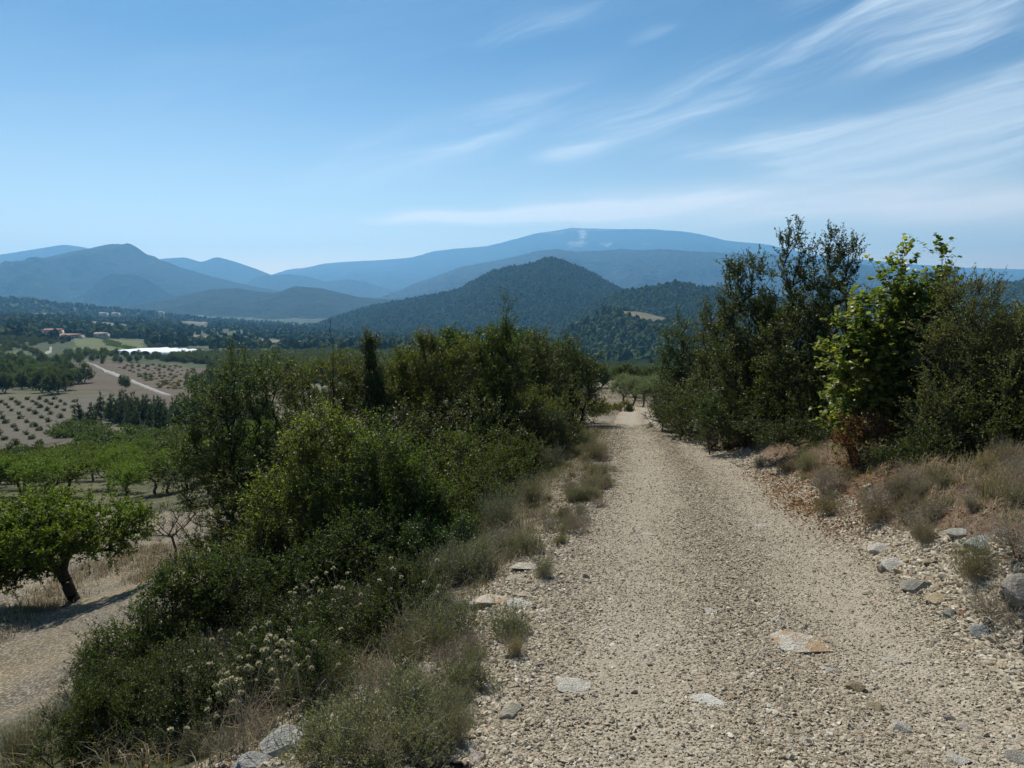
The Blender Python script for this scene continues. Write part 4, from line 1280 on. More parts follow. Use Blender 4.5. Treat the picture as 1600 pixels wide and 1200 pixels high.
def clear_of(x, y, d):
    return (np.hypot(np.asarray(x)[..., None] - CLEARXY[:, 0], np.asarray(y)[..., None] - CLEARXY[:, 1]) > d).all(-1)


# further look-alikes
zones = [
    ([(690, 960), (840, 800), (900, 730), (960, 740), (880, 850), (830, 930)], 34, 'small dry tuft on the stony left verge', 'dry tufts on the left verge', (.35, .8), (1.15, 1.1, .85)),
    ([(0, 1200), (150, 1100), (420, 980), (640, 920), (720, 960), (600, 1110), (540, 1200)], 55, 'dry subshrub matted into the bank at the lower left', 'matted subshrubs on the left bank', (.45, 1.0), (1.1, .98, .78)),
    ([(560, 1200), (600, 1080), (740, 960), (790, 1010), (730, 1200)], 16, 'thin dry tuft on stony ground beside the near track', 'thin tufts beside the near track', (.3, .75), (1.1, 1.05, .9)),
    ([(1100, 680), (1240, 730), (1400, 750), (1600, 720), (1600, 900), (1450, 860), (1340, 830), (1210, 760)], 48, 'dry cushion on the right bank', 'dry cushions on the right bank', (.4, .85), (1.35, 1.1, .85)),
    ([(1460, 900), (1600, 900), (1600, 1030), (1520, 980)], 9, 'thin dry tuft among the stones at the right', 'thin tufts among the right bank stones', (.4, .9), (1.2, 1.1, .9)),
    ([(870, 830), (895, 740), (950, 700), (968, 750), (945, 800), (900, 850)], 26, 'dry tuft at the track edge beside the hedge', 'dry tufts at the left track edge', (.35, .8), (1.3, 1.1, .85)),
    ([(880, 740), (860, 700), (900, 665), (950, 668), (950, 720)], 26, 'dry tuft on the verge near the bend', 'dry tufts near the bend', (.5, 1.0), (1.2, 1.1, .85)),
    ([(560, 900), (700, 830), (800, 780), (830, 800), (740, 900), (640, 950)], 22, 'grey-green tuft crowding the hedge foot beside the verge', 'tufts crowding the hedge foot', (.6, 1.1), (.95, 1.0, .8)),
]
for poly, n, lab, grp, (s0, s1), ti in zones:
    xs, ys_ = [p[0] for p in poly], [p[1] for p in poly]
    P2 = []
    while len(P2) < n:
        a, c = rng.uniform(min(xs), max(xs)), rng.uniform(min(ys_), max(ys_))
        if inpoly(a, c, poly):
            P2.append((a, c))
    H = hit_many([p[0] for p in P2], [p[1] for p in P2])
    for h in H:
        if not clear_of(h[0], h[1] + .12, .30):
            continue
        v = rng.uniform(.75, 1.15)
        pr = rng.choice(SUB + TWG + LAV)
        sz = rng.uniform(s0, s1)
        kd = 'twiggy ' if pr in TWG else 'feathery ' if pr in LAV else 'small-leaved '
        kd = ('larger ' if (sz - s0) / (s1 - s0) > .7 else 'tiny ' if (sz - s0) / (s1 - s0) < .25 else '') + kd
        put(pr, h[0], h[1], sz, rng.random() * 6.28, kd + lab.replace('small ', '').replace('thin ', ''), grp, tuple(c * v * rng.uniform(.9, 1.1) for c in ti), -0.01)

# ------------------------------------------------------------------ grass blades, seed heads, fallen leaves
def scatter_tri(n, poly, seed, clump=6, cr=0.06):
    """points on the ground inside an outline, gathered in clumps, evenly per square metre"""
    r2 = rs(seed)
    W = hit_many(*np.array(poly, float).T)
    wp = W[:, :2]
    out = []
    tot = 0
    nc = max(1, n // clump)
    while tot < nc:
        a = r2.uniform(wp[:, 0].min(), wp[:, 0].max(), nc * 3)
        c = r2.uniform(wp[:, 1].min(), wp[:, 1].max(), nc * 3)
        k = inpoly(a, c, wp.tolist())
        k &= fbm(a * 1.7, c * 1.7, 3, seed) > -0.25
        out.append(np.stack([a[k], c[k]], 1))
        tot += k.sum()
    P0 = np.concatenate(out)[:nc]
    P0 = np.repeat(P0, clump, 0) + r2.normal(size=(nc * clump, 2)) * cr
    return np.column_stack([P0, ground_z(P0[:, 0], P0[:, 1]) - 0.005])


def blades(pts, seed, hmin, hmax, w, lean=0.5, droop=0.5):
    r2 = rs(seed)
    n = len(pts)
    h = hmin + (hmax - hmin) * r2.rand(n) ** 1.5
    a = r2.rand(n) * 2 * np.pi
    ld = np.stack([np.cos(a), np.sin(a), np.zeros(n)], 1)
    le = lean * r2.rand(n)
    d0 = unit(np.array([0, 0, 1.0]) + ld * le[:, None])
    d1 = unit(np.array([0, 0, 1.0 - droop]) + ld * (le + droop)[:, None])
    sd = np.stack([-np.sin(a), np.cos(a), np.zeros(n)], 1) * (w * (0.6 + .8 * r2.rand(n)))[:, None] * .5
    m_ = pts + d0 * (h * .55)[:, None]
    t_ = m_ + d1 * (h * .45)[:, None]
    v = np.stack([pts - sd, pts + sd, m_ + sd * .7, m_ - sd * .7, t_], 1).reshape(-1, 3)
    b = np.arange(n)[:, None] * 5
    return v, (b + [0, 1, 2, 3]), (b + [3, 2, 4])


def grass(name, specs, mat, tint_rng=(0, 1), seed=1):
    V, Q, T, A, o = [], [], [], [], 0
    for i, (n, poly, hmin, hmax, w, lean, dr, clump, cr) in enumerate(specs):
        pts = scatter_tri(n, poly, seed + i * 7, clump, cr)
        # keep the carriageway clear
        rm = road_mask(pts[:, 0], pts[:, 1], 0.2)
        l_, r_ = edges_at(pts[:, 1])
        dd = np.maximum(l_ - pts[:, 0], pts[:, 0] - r_)
        pk = np.clip(.06 + .94 * (dd - .15 + .35 * fbm(pts[:, 0] * 1.5, pts[:, 1] * 1.5, 2, 45)) / .9, 0, 1)
        pk = np.where(pts[:, 1] > 26, 1, pk)
        pts = pts[(rm < 0.35) & (rs(seed).rand(len(pts)) < pk) & clear_of(pts[:, 0], pts[:, 1] + .06, .20)]
        v, q, t = blades(pts, seed + i, hmin, hmax, w, lean, dr)
        V.append(v); Q.append(q + o); T.append(t + o); o += len(v)
    nq = sum(len(q) for q in Q)
    r2 = rs(seed + 99)
    tv = r2.uniform(*tint_rng, nq)
    me = make_mesh(name, np.concatenate(V), [np.concatenate(Q), np.concatenate(T)], [mat], {'tint': ('FACE', np.concatenate([tv, tv]))})
    return link(name, me, kind='stuff')


VERGE = [(560, 1200), (640, 1040), (740, 930), (800, 820), (850, 740), (890, 680), (950, 662), (965, 720), (930, 800), (860, 870), (820, 940), (770, 1040), (730, 1200)]
BANKL = [(0, 1200), (60, 1130), (300, 1000), (560, 900), (740, 800), (820, 740), (820, 840), (740, 950), (600, 1100), (520, 1200)]
BANKR = [(1040, 664), (1140, 672), (1300, 690), (1500, 700), (1660, 690), (1600, 1040), (1480, 940), (1340, 850), (1210, 760), (1110, 700)]
TERR = [(0, 960), (90, 900), (200, 850), (300, 850), (260, 900), (180, 910), (60, 960), (0, 1010)]
CLEARING = [(900, 640), (930, 606), (1050, 606), (1060, 650), (980, 640), (950, 652), (900, 655)]
grass('dry_grass', [(17000, VERGE, .04, .20, .0045, .9, .5, 14, .05), (14000, BANKL, .08, .32, .005, .9, .6, 12, .07), (22000, BANKR, .04, .20, .005, .9, .7, 16, .07), (9000, TERR, .05, .25, .012, .8, .5, 14, .12),
                    (9000, CLEARING, .08, .3, .03, .8, .5, 10, .4)], M['dry_straw'], seed=300)
grass('green_grass', [(12000, VERGE, .05, .25, .0035, .7, .5, 18, .06), (7000, BANKL, .1, .4, .004, .6, .6, 12, .07), (5000, [(1100, 680), (1300, 700), (1600, 770), (1600, 850), (1400, 790), (1250, 750)], .06, .26, .004, .8, .6, 20, .08)], M['green_grass'], seed=400)

LITTER = [(1180, 735), (1260, 740), (1340, 770), (1400, 800), (1360, 850), (1290, 830), (1240, 790)]
LITTER2 = [(1080, 672), (1130, 680), (1170, 700), (1130, 705)]
pts = np.concatenate([scatter_tri(5200, LITTER, 501, 30, .16), scatter_tri(6500, BANKR, 502, 14, .14), scatter_tri(700, LITTER2, 503, 20, .15), scatter_tri(1200, VERGE, 504, 10, .08), scatter_tri(800, BANKL, 505, 10, .08)])
r2 = rs(506)
pts[:, 2] += 0.005 + 0.03 * r2.rand(len(pts))
ax = unit(r2.normal(size=(len(pts), 3)) * [1, 1, .35])
lv, lf, nf = leaf_geo(r2, pts, ax, 0.016 + 0.026 * r2.rand(len(pts)), .6, .15, .6)
me = make_mesh('fallen_leaves', lv, [lf], [M['dead_leaf']], {'tint': ('FACE', np.repeat(r2.rand(len(pts)), nf))})
link('fallen_leaves', me, kind='stuff')

# seed heads on thin stalks (one plant each)
def seed_head(seed, n):
    r2 = rs(seed)
    sv, sf, hv, hf = [], [], [], []
    o = oo = 0
    for i in range(n):
        a = r2.rand() * 6.28
        h = .22 + .25 * r2.rand()
        ln = .25 * r2.rand()
        p = [np.array([0.02 * r2.normal(), 0.02 * r2.normal(), -.01])]
        for k in range(1, 4):
            p.append(np.array([math.cos(a) * ln * (k / 3) ** 1.6, math.sin(a) * ln * (k / 3) ** 1.6, h * k / 3]))
        v, f = tubes(p[:-1], p[1:], [.0014] * 3, [.0012] * 3, 3)
        sv.append(v); sf.append(f + o); o += len(v)
        m_ = 34
        d = unit(r2.normal(size=(m_, 3)))
        v, f, nf = leaf_geo(r2, np.repeat(p[-1][None], m_, 0), d, np.full(m_, .015 + .006 * r2.rand()), .5, .2, .3)
        hv.append(v); hf.append(f + oo); oo += len(v)
    hf = np.concatenate(hf)
    return (make_mesh('scabious_stalks', np.concatenate(sv), [np.concatenate(sf)], [M['bark_pale']]),
            make_mesh('scabious_heads', np.concatenate(hv), [hf], [M['flower']], {'tint': ('FACE', np.repeat(r2.rand(len(hf) // 2), 2))}))


SH = [seed_head(600 + i, 5 + i) for i in range(3)]
sh_pts = scatter_px(34, [(280, 1080), (420, 1020), (500, 990), (640, 950), (660, 990), (520, 1080), (470, 1190), (240, 1195)], 610)
H = hit_many(sh_pts[:, 0], sh_pts[:, 1])
for i, h in enumerate(H):
    st, hd = SH[i % 3]
    t = thing('seed_head_plant', 'wiry plant with cream seed heads among the dark scrub at the lower left', 'wildflower', (h[0], h[1], h[2]), i * 1.7, 'seed head plants on the left bank', rng.uniform(.8, 1.3))
    link('flower_heads', hd, t)
    link('stalks', st, t)
    KIDS[t.name] = []

# ------------------------------------------------------------------ rocks
def rock_mesh(name, seed, sub=3, dims=(1, 1, .6), cuts=9, rough=.04, mat=None):
    r2 = rs(seed)
    bm = bmesh.new()
    bmesh.ops.create_icosphere(bm, subdivisions=sub, radius=1.0)
    co = np.array([v.co[:] for v in bm.verts])
    for i in range(cuts):
        n = unit(r2.normal(size=3))
        d = .45 + .35 * r2.rand()
        s = co @ n - d
        co = co - np.where(s > 0, s * .93, 0)[:, None] * n
    co *= 1 + rough * fbm(co[:, 0] * 3 + co[:, 2] * 2, co[:, 1] * 3 - co[:, 2], 3, seed)[:, None]
    co = (co - (co.max(0) + co.min(0)) / 2) / ((co.max(0) - co.min(0)) / 2)
    co *= np.array(dims)
    for v, c in zip(bm.verts, co):
        v.co = c
    me = bpy.data.meshes.new(name)
    bm.to_mesh(me)
    bm.free()
    me.materials.append(mat)
    return me


def rock_mat(name, patch=None):
    m, nt, b = mat_new(name)
    tcd = node(nt, 'ShaderNodeTexCoord').outputs['Object']
    oi = node(nt, 'ShaderNodeObjectInfo')
    n = noise_n(nt, tcd, 2.2, 8, .65)
    c = ramp(nt, n, [(.3, (.40, .37, .31)), (.5, (.58, .55, .48)), (.7, (.72, .69, .62))])
    c = mixc(nt, 1.0, c, oi.outputs['Color'], 'MULTIPLY')
    if patch:
        n2 = noise_n(nt, tcd, 1.1, 4, .6)
        c = mixc(nt, maprange(nt, n2, .45, .55), c, patch)
    cr = noise_n(nt, tcd, 9, 6, .7)
    c = mixc(nt, maprange(nt, cr, .58, .7, 0, .5), c, (.16, .14, .12))
    lk(nt, c, b.inputs['Base Color'])
    b.inputs['Roughness'].default_value = .9
    b.inputs['Specular IOR Level'].default_value = .2
    lk(nt, bump_n(nt, math_n(nt, 'ADD', n, cr), .7, .12), b.inputs['Normal'])
    return m


RM, RMO = rock_mat('limestone'), rock_mat('ochre_stained_limestone', (.50, .35, .20))
RK = [rock_mesh('limestone_block', 700 + i, 3, (1, .8, .55), 10, .05, RM) for i in range(5)]
RKO = [rock_mesh('ochre_limestone_block', 710 + i, 3, (1, .75, .45), 9, .05, RMO) for i in range(2)]
W_, G_, D_, O_ = (1.05, 1.03, .98), (.62, .61, .57), (.36, .33, .29), (.95, .78, .55)
ROCKS = [  # px, py, width px, flatness, ochre, tint, label
    (765, 942, 66, .35, 1, W_, 'flat slab with an orange-stained top on the left verge'),
    (722, 948, 26, .6, 0, D_, 'dark stone touching the orange-topped slab'),
    (815, 946, 44, .25, 0, W_, 'white slab lying right of the orange-topped slab'),
    (826, 888, 52, .3, 0, (.95, .92, .82), 'flat pale slab half buried on the verge behind the others'),
    (806, 906, 30, .35, 0, (.95, .88, .75), 'small pale stone below the half buried verge slab'),
    (847, 912, 24, .35, 0, (.95, .85, .7), 'tan stone right of the half buried verge slab'),
    (819, 930, 22, .4, 1, W_, 'small tan stone just above the white verge slab'),
    (455, 1172, 92, .5, 0, (.70, .72, .75), 'jagged grey rock at the bottom edge among seed heads'),
    (400, 1195, 60, .5, 0, (.66, .68, .7), 'second jagged grey rock, nearest the bottom edge'),
    (530, 1104, 22, .7, 0, (.95, .92, .8), 'rounded pale stone alone on the lower left bank'),
    (1243, 1008, 88, .28, 1, W_, 'long orange and white slab embedded in the track'),
    (897, 1073, 50, .25, 0, W_, 'pointed white slab flush with the left of the track'),
    (1105, 1097, 48, .2, 0, (1.25, 1.25, 1.25), 'brightest white flat stone in the middle of the track'),
    (1143, 1092, 14, .8, 0, O_, 'brown cobble beside the brightest white stone'),
    (1337, 1080, 30, .6, 0, (.62, .52, .36), 'brown rounded cobble on the right half of the track'),
    (1366, 1108, 24, .5, 0, (.7, .6, .42), 'flat brown stone just below the brown rounded cobble'),
    (1408, 1140, 26, .55, 0, W_, 'white stone in the loose heap at the lower right of the track'),
    (1295, 1048, 26, .4, 0, W_, 'small white slab right below the long orange slab'),
    (1210, 972, 22, .4, 0, W_, 'white stone above the long orange slab'),
    (1260, 1163, 26, .4, 0, W_, 'white stone low in the picture between track centre and loose heap'),
    (1392, 1036, 24, .3, 0, (.9, .92, .9), 'small grey-white slab on the right wheel track'),
    (1112, 957, 20, .3, 0, W_, 'small white slab beyond the brightest white stone'),
    (1012, 836, 18, .3, 0, W_, 'white chip on the left wheel track far ahead'),
    (1190, 822, 16, .3, 0, W_, 'white chip at the right side of the track far ahead'),
    (1375, 864, 40, .5, 0, W_, 'whitish boulder at the foot of the right bank'),
    (1397, 888, 36, .45, 0, (1, 1, 1), 'white wedge stone stacked below the whitish boulder'),
    (1380, 894, 14, .9, 0, D_, 'dark cobble left of the white wedge stone'),
    (1432, 920, 44, .55, 0, G_, 'grey angular block where bank meets track'),
    (1464, 939, 32, .55, 0, (.95, .82, .58), 'yellowish stone below the grey angular block'),
    (1408, 897, 20, .6, 1, O_, 'orange-brown stone under the white wedge stone'),
    (1497, 836, 30, .5, 0, (.8, .8, .76), 'rounded grey stone high on the right bank'),
    (1538, 856, 50, .5, 0, (.62, .68, .68), 'large blue-grey stone high on the right bank'),
    (1566, 836, 26, .5, 0, G_, 'grey stone behind the large blue-grey stone'),
    (1508, 864, 22, .6, 1, O_, 'orange stone left of the large blue-grey stone'),
    (1545, 880, 22, .6, 0, D_, 'dark stone below the large blue-grey stone'),
    (1600, 935, 66, .7, 0, (.5, .48, .46), 'big grey boulder cut off by the right picture edge'),
    (1572, 922, 22, .6, 1, O_, 'tan stone against the big cut-off boulder'),
    (1486, 962, 24, .7, 0, G_, 'small blue-grey stone at the track edge below the yellowish stone'),
    (1508, 960, 16, .7, 0, (.55, .3, .22), 'red-brown stone between two pale cobbles'),
    (1516, 963, 14, .7, 0, W_, 'white cobble beside the red-brown stone'),
    (1532, 992, 30, .7, 0, (.6, .66, .72), 'blue-grey lump at the edge of the track'),
    (1556, 1002, 22, .6, 0, (.85, .75, .6), 'tan stone right of the blue-grey lump'),
    (1420, 878, 18, .5, 1, O_, 'ochre stone behind the white wedge stone'),
    (1453, 880, 20, .5, 0, (.7, .6, .45), 'brown stone set in the bank right of the white wedge stone'),
    (1498, 1190, 34, .4, 0, W_, 'pale slab at the bottom edge right of centre'),
    (1590, 1188, 34, .5, 0, G_, 'grey stone in the bottom right corner'),
]
for i, (px, py, w, fl, oc, ti, lab) in enumerate(ROCKS):
    p, Z = hit(px, py)
    s = w * Z / F / 2 * 1.08
    me = (RKO if oc else RK)[i % (2 if oc else 5)]
    o = link('rock', me, loc=(p[0], p[1], p[2] + s * fl * (.20 if fl < .42 else .34) + .003), rot=(rng.uniform(-.15, .15), rng.uniform(-.15, .15), rng.uniform(-.5, .5)), sc=(s, s * 1.05, s * fl * (1.25 if fl < .42 else 1.6)), label=lab, category='rock')
    o.color = (*ti, 1)
# loose fist-size stones
def loose(n, poly, smin, smax, lab, grp, seed, tint=1.0):
    W = scatter_tri(n, poly, seed, 3, .25)
    r3 = random.Random(seed)
    for p in W:
        s = smin + (smax - smin) * r3.random() ** 2.5
        o = link('stone', r3.choice(RK), loc=(p[0], p[1], p[2] + s * .15), rot=(r3.uniform(-.4, .4), r3.uniform(-.4, .4), r3.uniform(0, 6.28)), sc=(s, s * r3.uniform(.8, 1.2), s * r3.uniform(.7, 1.2)), label=lab, category='stone', group=grp)
        v = r3.uniform(.6, 1.1) * tint
        o.color = (v, v * r3.uniform(.86, 1), v * r3.uniform(.68, .95), 1)
        q = o.color[2] / v
        o['label'] = ('ochre-tinted ' if q < .75 else 'greyish ' if q > .9 else '') + ('whitish ' if v > 1.0 * tint else 'dull ' if v < .72 * tint else '') + lab.replace('pale ', '').replace('brownish ', '')


TRK = [(740, 1200), (830, 1000), (890, 850), (960, 730), (1150, 730), (1360, 860), (1500, 1000), (1600, 1080), (1600, 1200)]
HEAP = [(1330, 1060), (1420, 1080), (1560, 1180), (1480, 1200), (1370, 1140)]
MIDR = [(1010, 760), (1070, 760), (1190, 900), (1300, 1060), (1200, 1060), (1080, 880)]
loose(70, TRK, .010, .030, 'small pale stone lying loose on the track', 'loose stones on the track', 801)
loose(40, HEAP, .012, .035, 'pale stone in the loose ridge at the lower right of the track', 'stones in the loose ridge', 802)
loose(50, MIDR, .012, .032, 'brownish stone in the loose ridge between the wheel tracks', 'stones between the wheel tracks', 803, .85)
loose(65, [(1210, 760), (1340, 845), (1500, 960), (1600, 1040), (1600, 900), (1450, 860), (1300, 790)], .015, .055, 'stone fallen at the foot of the right bank', 'stones at the right bank foot', 804, .9)
loose(60, [(560, 1200), (620, 1090), (760, 960), (850, 860), (880, 870), (800, 1020), (740, 1200)], .012, .065, 'stone in the rubble of the left verge', 'stones in the left verge rubble', 805, .95)

# ------------------------------------------------------------------ instanced stuff
def inst_set(name, meshes, pts, rot, scl, idx, tint=(1, 1, 1)):
    src = bpy.data.collections.new(name + '_pieces')
    for i, me in enumerate(meshes):
        pc = bpy.data.objects.new('%s_piece_%d' % (name, i), me)
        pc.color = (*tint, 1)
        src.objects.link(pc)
    me = bpy.data.meshes.new(name)
    n = len(pts)
    me.vertices.add(n)
    me.vertices.foreach_set('co', np.asarray(pts, np.float32).ravel())
    a = me.attributes.new('rot', 'FLOAT_VECTOR', 'POINT')
    a.data.foreach_set('vector', np.asarray(rot, np.float32).ravel())
    a = me.attributes.new('scl', 'FLOAT_VECTOR', 'POINT')
    a.data.foreach_set('vector', np.asarray(scl, np.float32).ravel())
    a = me.attributes.new('idx', 'INT', 'POINT')
    a.data.foreach_set('value', np.asarray(idx, np.int32))
    ng = bpy.data.node_groups.new(name, 'GeometryNodeTree')
    ng.interface.new_socket('Geometry', in_out='INPUT', socket_type='NodeSocketGeometry')
    ng.interface.new_socket('Geometry', in_out='OUTPUT', socket_type='NodeSocketGeometry')
    gi, go = ng.nodes.new('NodeGroupInput'), ng.nodes.new('NodeGroupOutput')
    ci = ng.nodes.new('GeometryNodeCollectionInfo')
    ci.inputs['Collection'].default_value = src
    ci.inputs['Separate Children'].default_value = True
    ci.inputs['Reset Children'].default_value = True
    iop = ng.nodes.new('GeometryNodeInstanceOnPoints')
    iop.inputs['Pick Instance'].default_value = True

    def na(nm, ty):
        k = ng.nodes.new('GeometryNodeInputNamedAttribute')
        k.data_type = ty
        k.inputs['Name'].default_value = nm
        return k.outputs['Attribute']
    e = ng.nodes.new('FunctionNodeEulerToRotation')
    ng.links.new(na('rot', 'FLOAT_VECTOR'), e.inputs[0])
    ng.links.new(gi.outputs[0], iop.inputs['Points'])
    ng.links.new(ci.outputs[0], iop.inputs['Instance'])
    ng.links.new(na('idx', 'INT'), iop.inputs['Instance Index'])
    ng.links.new(e.outputs[0], iop.inputs['Rotation'])
    ng.links.new(na('scl', 'FLOAT_VECTOR'), iop.inputs['Scale'])
    ng.links.new(iop.outputs[0], go.inputs[0])
    o = link(name, me, kind='stuff')
    md = o.modifiers.new('scatter', 'NODES')
    md.node_group = ng
    return o


# gravel chips
m, nt, b = mat_new('limestone_chip')
oi = node(nt, 'ShaderNodeObjectInfo')
c = ramp(nt, oi.outputs['Random'], [(0, (.15, .115, .07)), (.25, (.27, .22, .145)), (.65, (.36, .315, .235)), (.9, (.46, .41, .31)), (1, (.64, .60, .50))])
lk(nt, mixc(nt, .3, c, ramp(nt, noise_n(nt, node(nt, 'ShaderNodeTexCoord').outputs['Object'], 1.4, 4), [(.3, (.23, .18, .115)), (.7, (.46, .40, .30))])), b.inputs['Base Color'])
b.inputs['Roughness'].default_value = .9
b.inputs['Specular IOR Level'].default_value = .2
CHIP = [rock_mesh('chip', 900 + i, 1, (1, .75 + .05 * i, .55), 8, .05, m) for i in range(7)]


def chips_points(n, poly_w, seed, dens=None):
    r2 = rs(seed)
    out, tot = [], 0
    lo, hi = poly_w.min(0), poly_w.max(0)
    while tot < n:
        k0 = int(n * 1.5)
        # more where it is near (density falls with distance squared)
        y = np.exp(r2.uniform(math.log(max(lo[1], 1.2)), math.log(hi[1]), k0))
        x = r2.uniform(lo[0], hi[0], k0)
        k = inpoly(x, y, poly_w.tolist())
        if dens is not None:
            k &= r2.rand(k0) < dens(x, y)
        out.append(np.stack([x[k], y[k]], 1))
        tot += k.sum()
    return np.concatenate(out)[:n]


def road_h(x, y):
    return ground_z(x, y) + 0.004 + 0.010 * fbm(x * 9, y * 9, 3, 33) + 0.004 * fbm(x * 40, y * 40, 2, 34)


def ridge_dens(x, y):
    l, r_ = edges_at(y)
    c = (x - l) / (r_ - l)
    g_ = np.exp(-((c - .52) / .09) ** 2) + np.exp(-((c - 0.02) / .08) ** 2) + .8 * np.exp(-((c - .99) / .06) ** 2)
    return np.clip(.02 + .9 * g_ + .30 * fbm(x * 1.1, y * .7, 3, 51), 0.03, 1)


def fine_dens(x, y):
    l, r_ = edges_at(y)
    c = (x - l) / (r_ - l)
    ru = np.exp(-((c - 0.25) / 0.12) ** 2) + np.exp(-((c - 0.77) / 0.12) ** 2)
    return np.clip(1 - .55 * ru + .5 * fbm(x * 1.6, y * .6, 3, 52), .12, 1)


def chips(name, n, poly_w, seed, smin, smax, powr, dens=None, road=True, far_grow=0.0009):
    p = chips_points(n, poly_w, seed, dens)
    r2 = rs(seed + 1)
    s = smin + (smax - smin) * r2.rand(n) ** powr
    s *= 1 + far_grow * 100 * np.clip(p[:, 1] - 6, 0, 40) * .12
    z = (road_h if road else ground_z)(p[:, 0], p[:, 1])
    pts = np.column_stack([p, z + s * .18])
    sc = s[:, None] * (0.75 + .5 * r2.rand(n, 3)) * [1, 1, .8]
    rot = np.stack([r2.normal(size=n) * .5, r2.normal(size=n) * .5, r2.rand(n) * 6.28], 1)
    return inst_set(name, CHIP, pts, rot, sc, r2.randint(0, len(CHIP), n))


RW = np.vstack([EDGE_L[1:12, :2], EDGE_R[1:12, :2][::-1]])
chips('gravel', 150000, RW, 910, .0034, .0096, 1.9, fine_dens)
chips('coarse_gravel', 42000, RW, 920, .006, .017, 2.8, ridge_dens)
LV = hit_many(*np.array([(300, 1200), (560, 1020), (740, 930), (820, 850), (890, 720), (945, 665), (975, 665), (965, 740), (900, 850), (850, 1000), (760, 1200)], float).T)[:, :2]
chips('verge_rubble', 60000, LV, 930, .005, .020, 2.2, None, False)
RV = hit_many(*np.array([(1060, 664), (1140, 690), (1250, 745), (1400, 830), (1600, 880), (1600, 1090), (1480, 975), (1340, 860), (1200, 760), (1110, 705)], float).T)[:, :2]
chips('bank_rubble', 52000, RV, 940, .005, .030, 3.0, None, False)

# ------------------------------------------------------------------ middle-distance plants
rng = random.Random(77)
ORCH = [proto('orchard_tree', 'fruit tree', 'fruit_leaf', 'bark', seed=100 + i, lobes=[(0, 0, 2.2, 1.7, 1.7, .8), (.9, .3, 2.0, 1.1, 1.1, .7), (-1.0, -.2, 2.1, 1.1, 1.2, .75), (.1, .8, 2.6, 1.0, 1.0, .7)], clusters=130, twigs=6, twig_len=.55,
              leaves=9, leaf=.12, up=.6, stems=1, stem_r=.12, tip_r=.008, shell=.4, crown='crown', wood='trunk') for i in range(3)]
MIDT = [proto('broadleaf_tree', 'tree', 'oak', 'bark_dark', seed=110 + i, lobes=[(0, 0, 4.2, 2.6, 2.6, 2.8), (1.5, .5, 3.2, 1.8, 1.8, 2.0), (-1.4, -.6, 3.4, 1.8, 1.8, 2.2), (.2, .2, 6.2, 1.4, 1.4, 1.3)], clusters=170, twigs=5, twig_len=.9,
              leaves=8, leaf=.34, up=.4, stems=1, stem_r=.22, tip_r=.02, shell=.45, crown='crown', wood='trunk') for i in range(3)]
CONI = [proto('dark_pine', 'pine tree', 'holm', 'bark_dark', seed=120 + i, lobes=[(0, 0, 1.6, 1.6, 1.6, 1.3), (0, 0, 3.2, 1.25, 1.25, 1.2), (.1, 0, 4.8, .8, .8, 1.0), (0, .1, 6.0, .35, .35, .7)], clusters=150, twigs=6, twig_len=.6,
              leaves=9, leaf=.20, up=.35, stems=1, stem_r=.16, tip_r=.012, shell=.4, crown='crown', wood='trunk') for i in range(2)]
OLIV = [proto('olive_tree', 'olive tree', 'grey_leaf', 'bark', seed=130 + i, tint=(1.15, 1.25, 1.15), lobes=[(0, 0, 2.3, 1.3, 1.3, .9), (.7, .3, 2.1, .9, .9, .8), (-.8, -.2, 2.2, .9, .9, .8)], clusters=130, twigs=7, twig_len=.6,
              leaves=10, leaf=.11, up=.5, stems=2, stem_r=.11, tip_r=.008, shell=.4, width=.3, crown='crown', wood='trunk') for i in range(2)]
BUSH = [proto('low_bush', 'bush', 'oak', 'bark_dark', seed=140 + i, lobes=[(0, 0, .35, .5, .5, .35), (.25, .1, .3, .35, .35, .3)], clusters=34, twigs=6, twig_len=.28,
              leaves=7, leaf=.11, up=.5, stems=4, stem_r=.03, tip_r=.006, shell=.3) for i in range(3)]

# the near orchard tree
b_ = base_at(90, 16.0)
b_ = np.array([b_[0], b_[1], b_[2]])
ms = plant_meshes('orchard_tree', M['fruit_leaf'], M['bark_dark'], seed=150, lobes=px_lobes(b_, 16.0, [(20, 870, 60, 44, 0, .9), (90, 840, 60, 44, 0, 1.0), (150, 830, 50, 40, 0, .9), (200, 825, 34, 30, 0, .7), (-30, 850, 60, 60, 0, 1.0), (60, 800, 60, 26, .3, .8), (0, 900, 44, 26, 0, .7)]),
                  clusters=500, twigs=7, twig_len=.34, leaves=13, leaf=.072, up=.35, stems=1, stem_r=.13, base_spread=.02, shell=.4, tip_r=.005, leaf_up=.5)
plant('orchard_tree', 'nearest orchard tree, spreading crown on a forked trunk at the left edge', 'fruit tree', b_, ms, tint=(1.3, 1.25, .9), crown='crown', wood='trunk')


def tone(v, f):
    return ('darker ' if v < .85 else 'paler ' if v > 1.12 else '') + ('small ' if f < .25 else 'large ' if f > .75 else '')


def place(protos, pts, smin, smax, label, group, tint=(1, 1, 1), tv=.2, squash=1.0):
    H = hit_many([p[0] for p in pts], [p[1] for p in pts])
    for h in H:
        v = 1 + rng.uniform(-tv, tv)
        pr = rng.choice(protos)
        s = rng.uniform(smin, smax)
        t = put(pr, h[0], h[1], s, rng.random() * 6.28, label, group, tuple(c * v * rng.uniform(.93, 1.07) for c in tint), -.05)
        f_ = (s - smin) / max(1e-6, smax - smin)
        if len(pts) > 5:
            t['label'] = (tone(v, f_) if not label.startswith('small') else tone(v, .5)) + label
        t.scale = (s, s, s * squash)


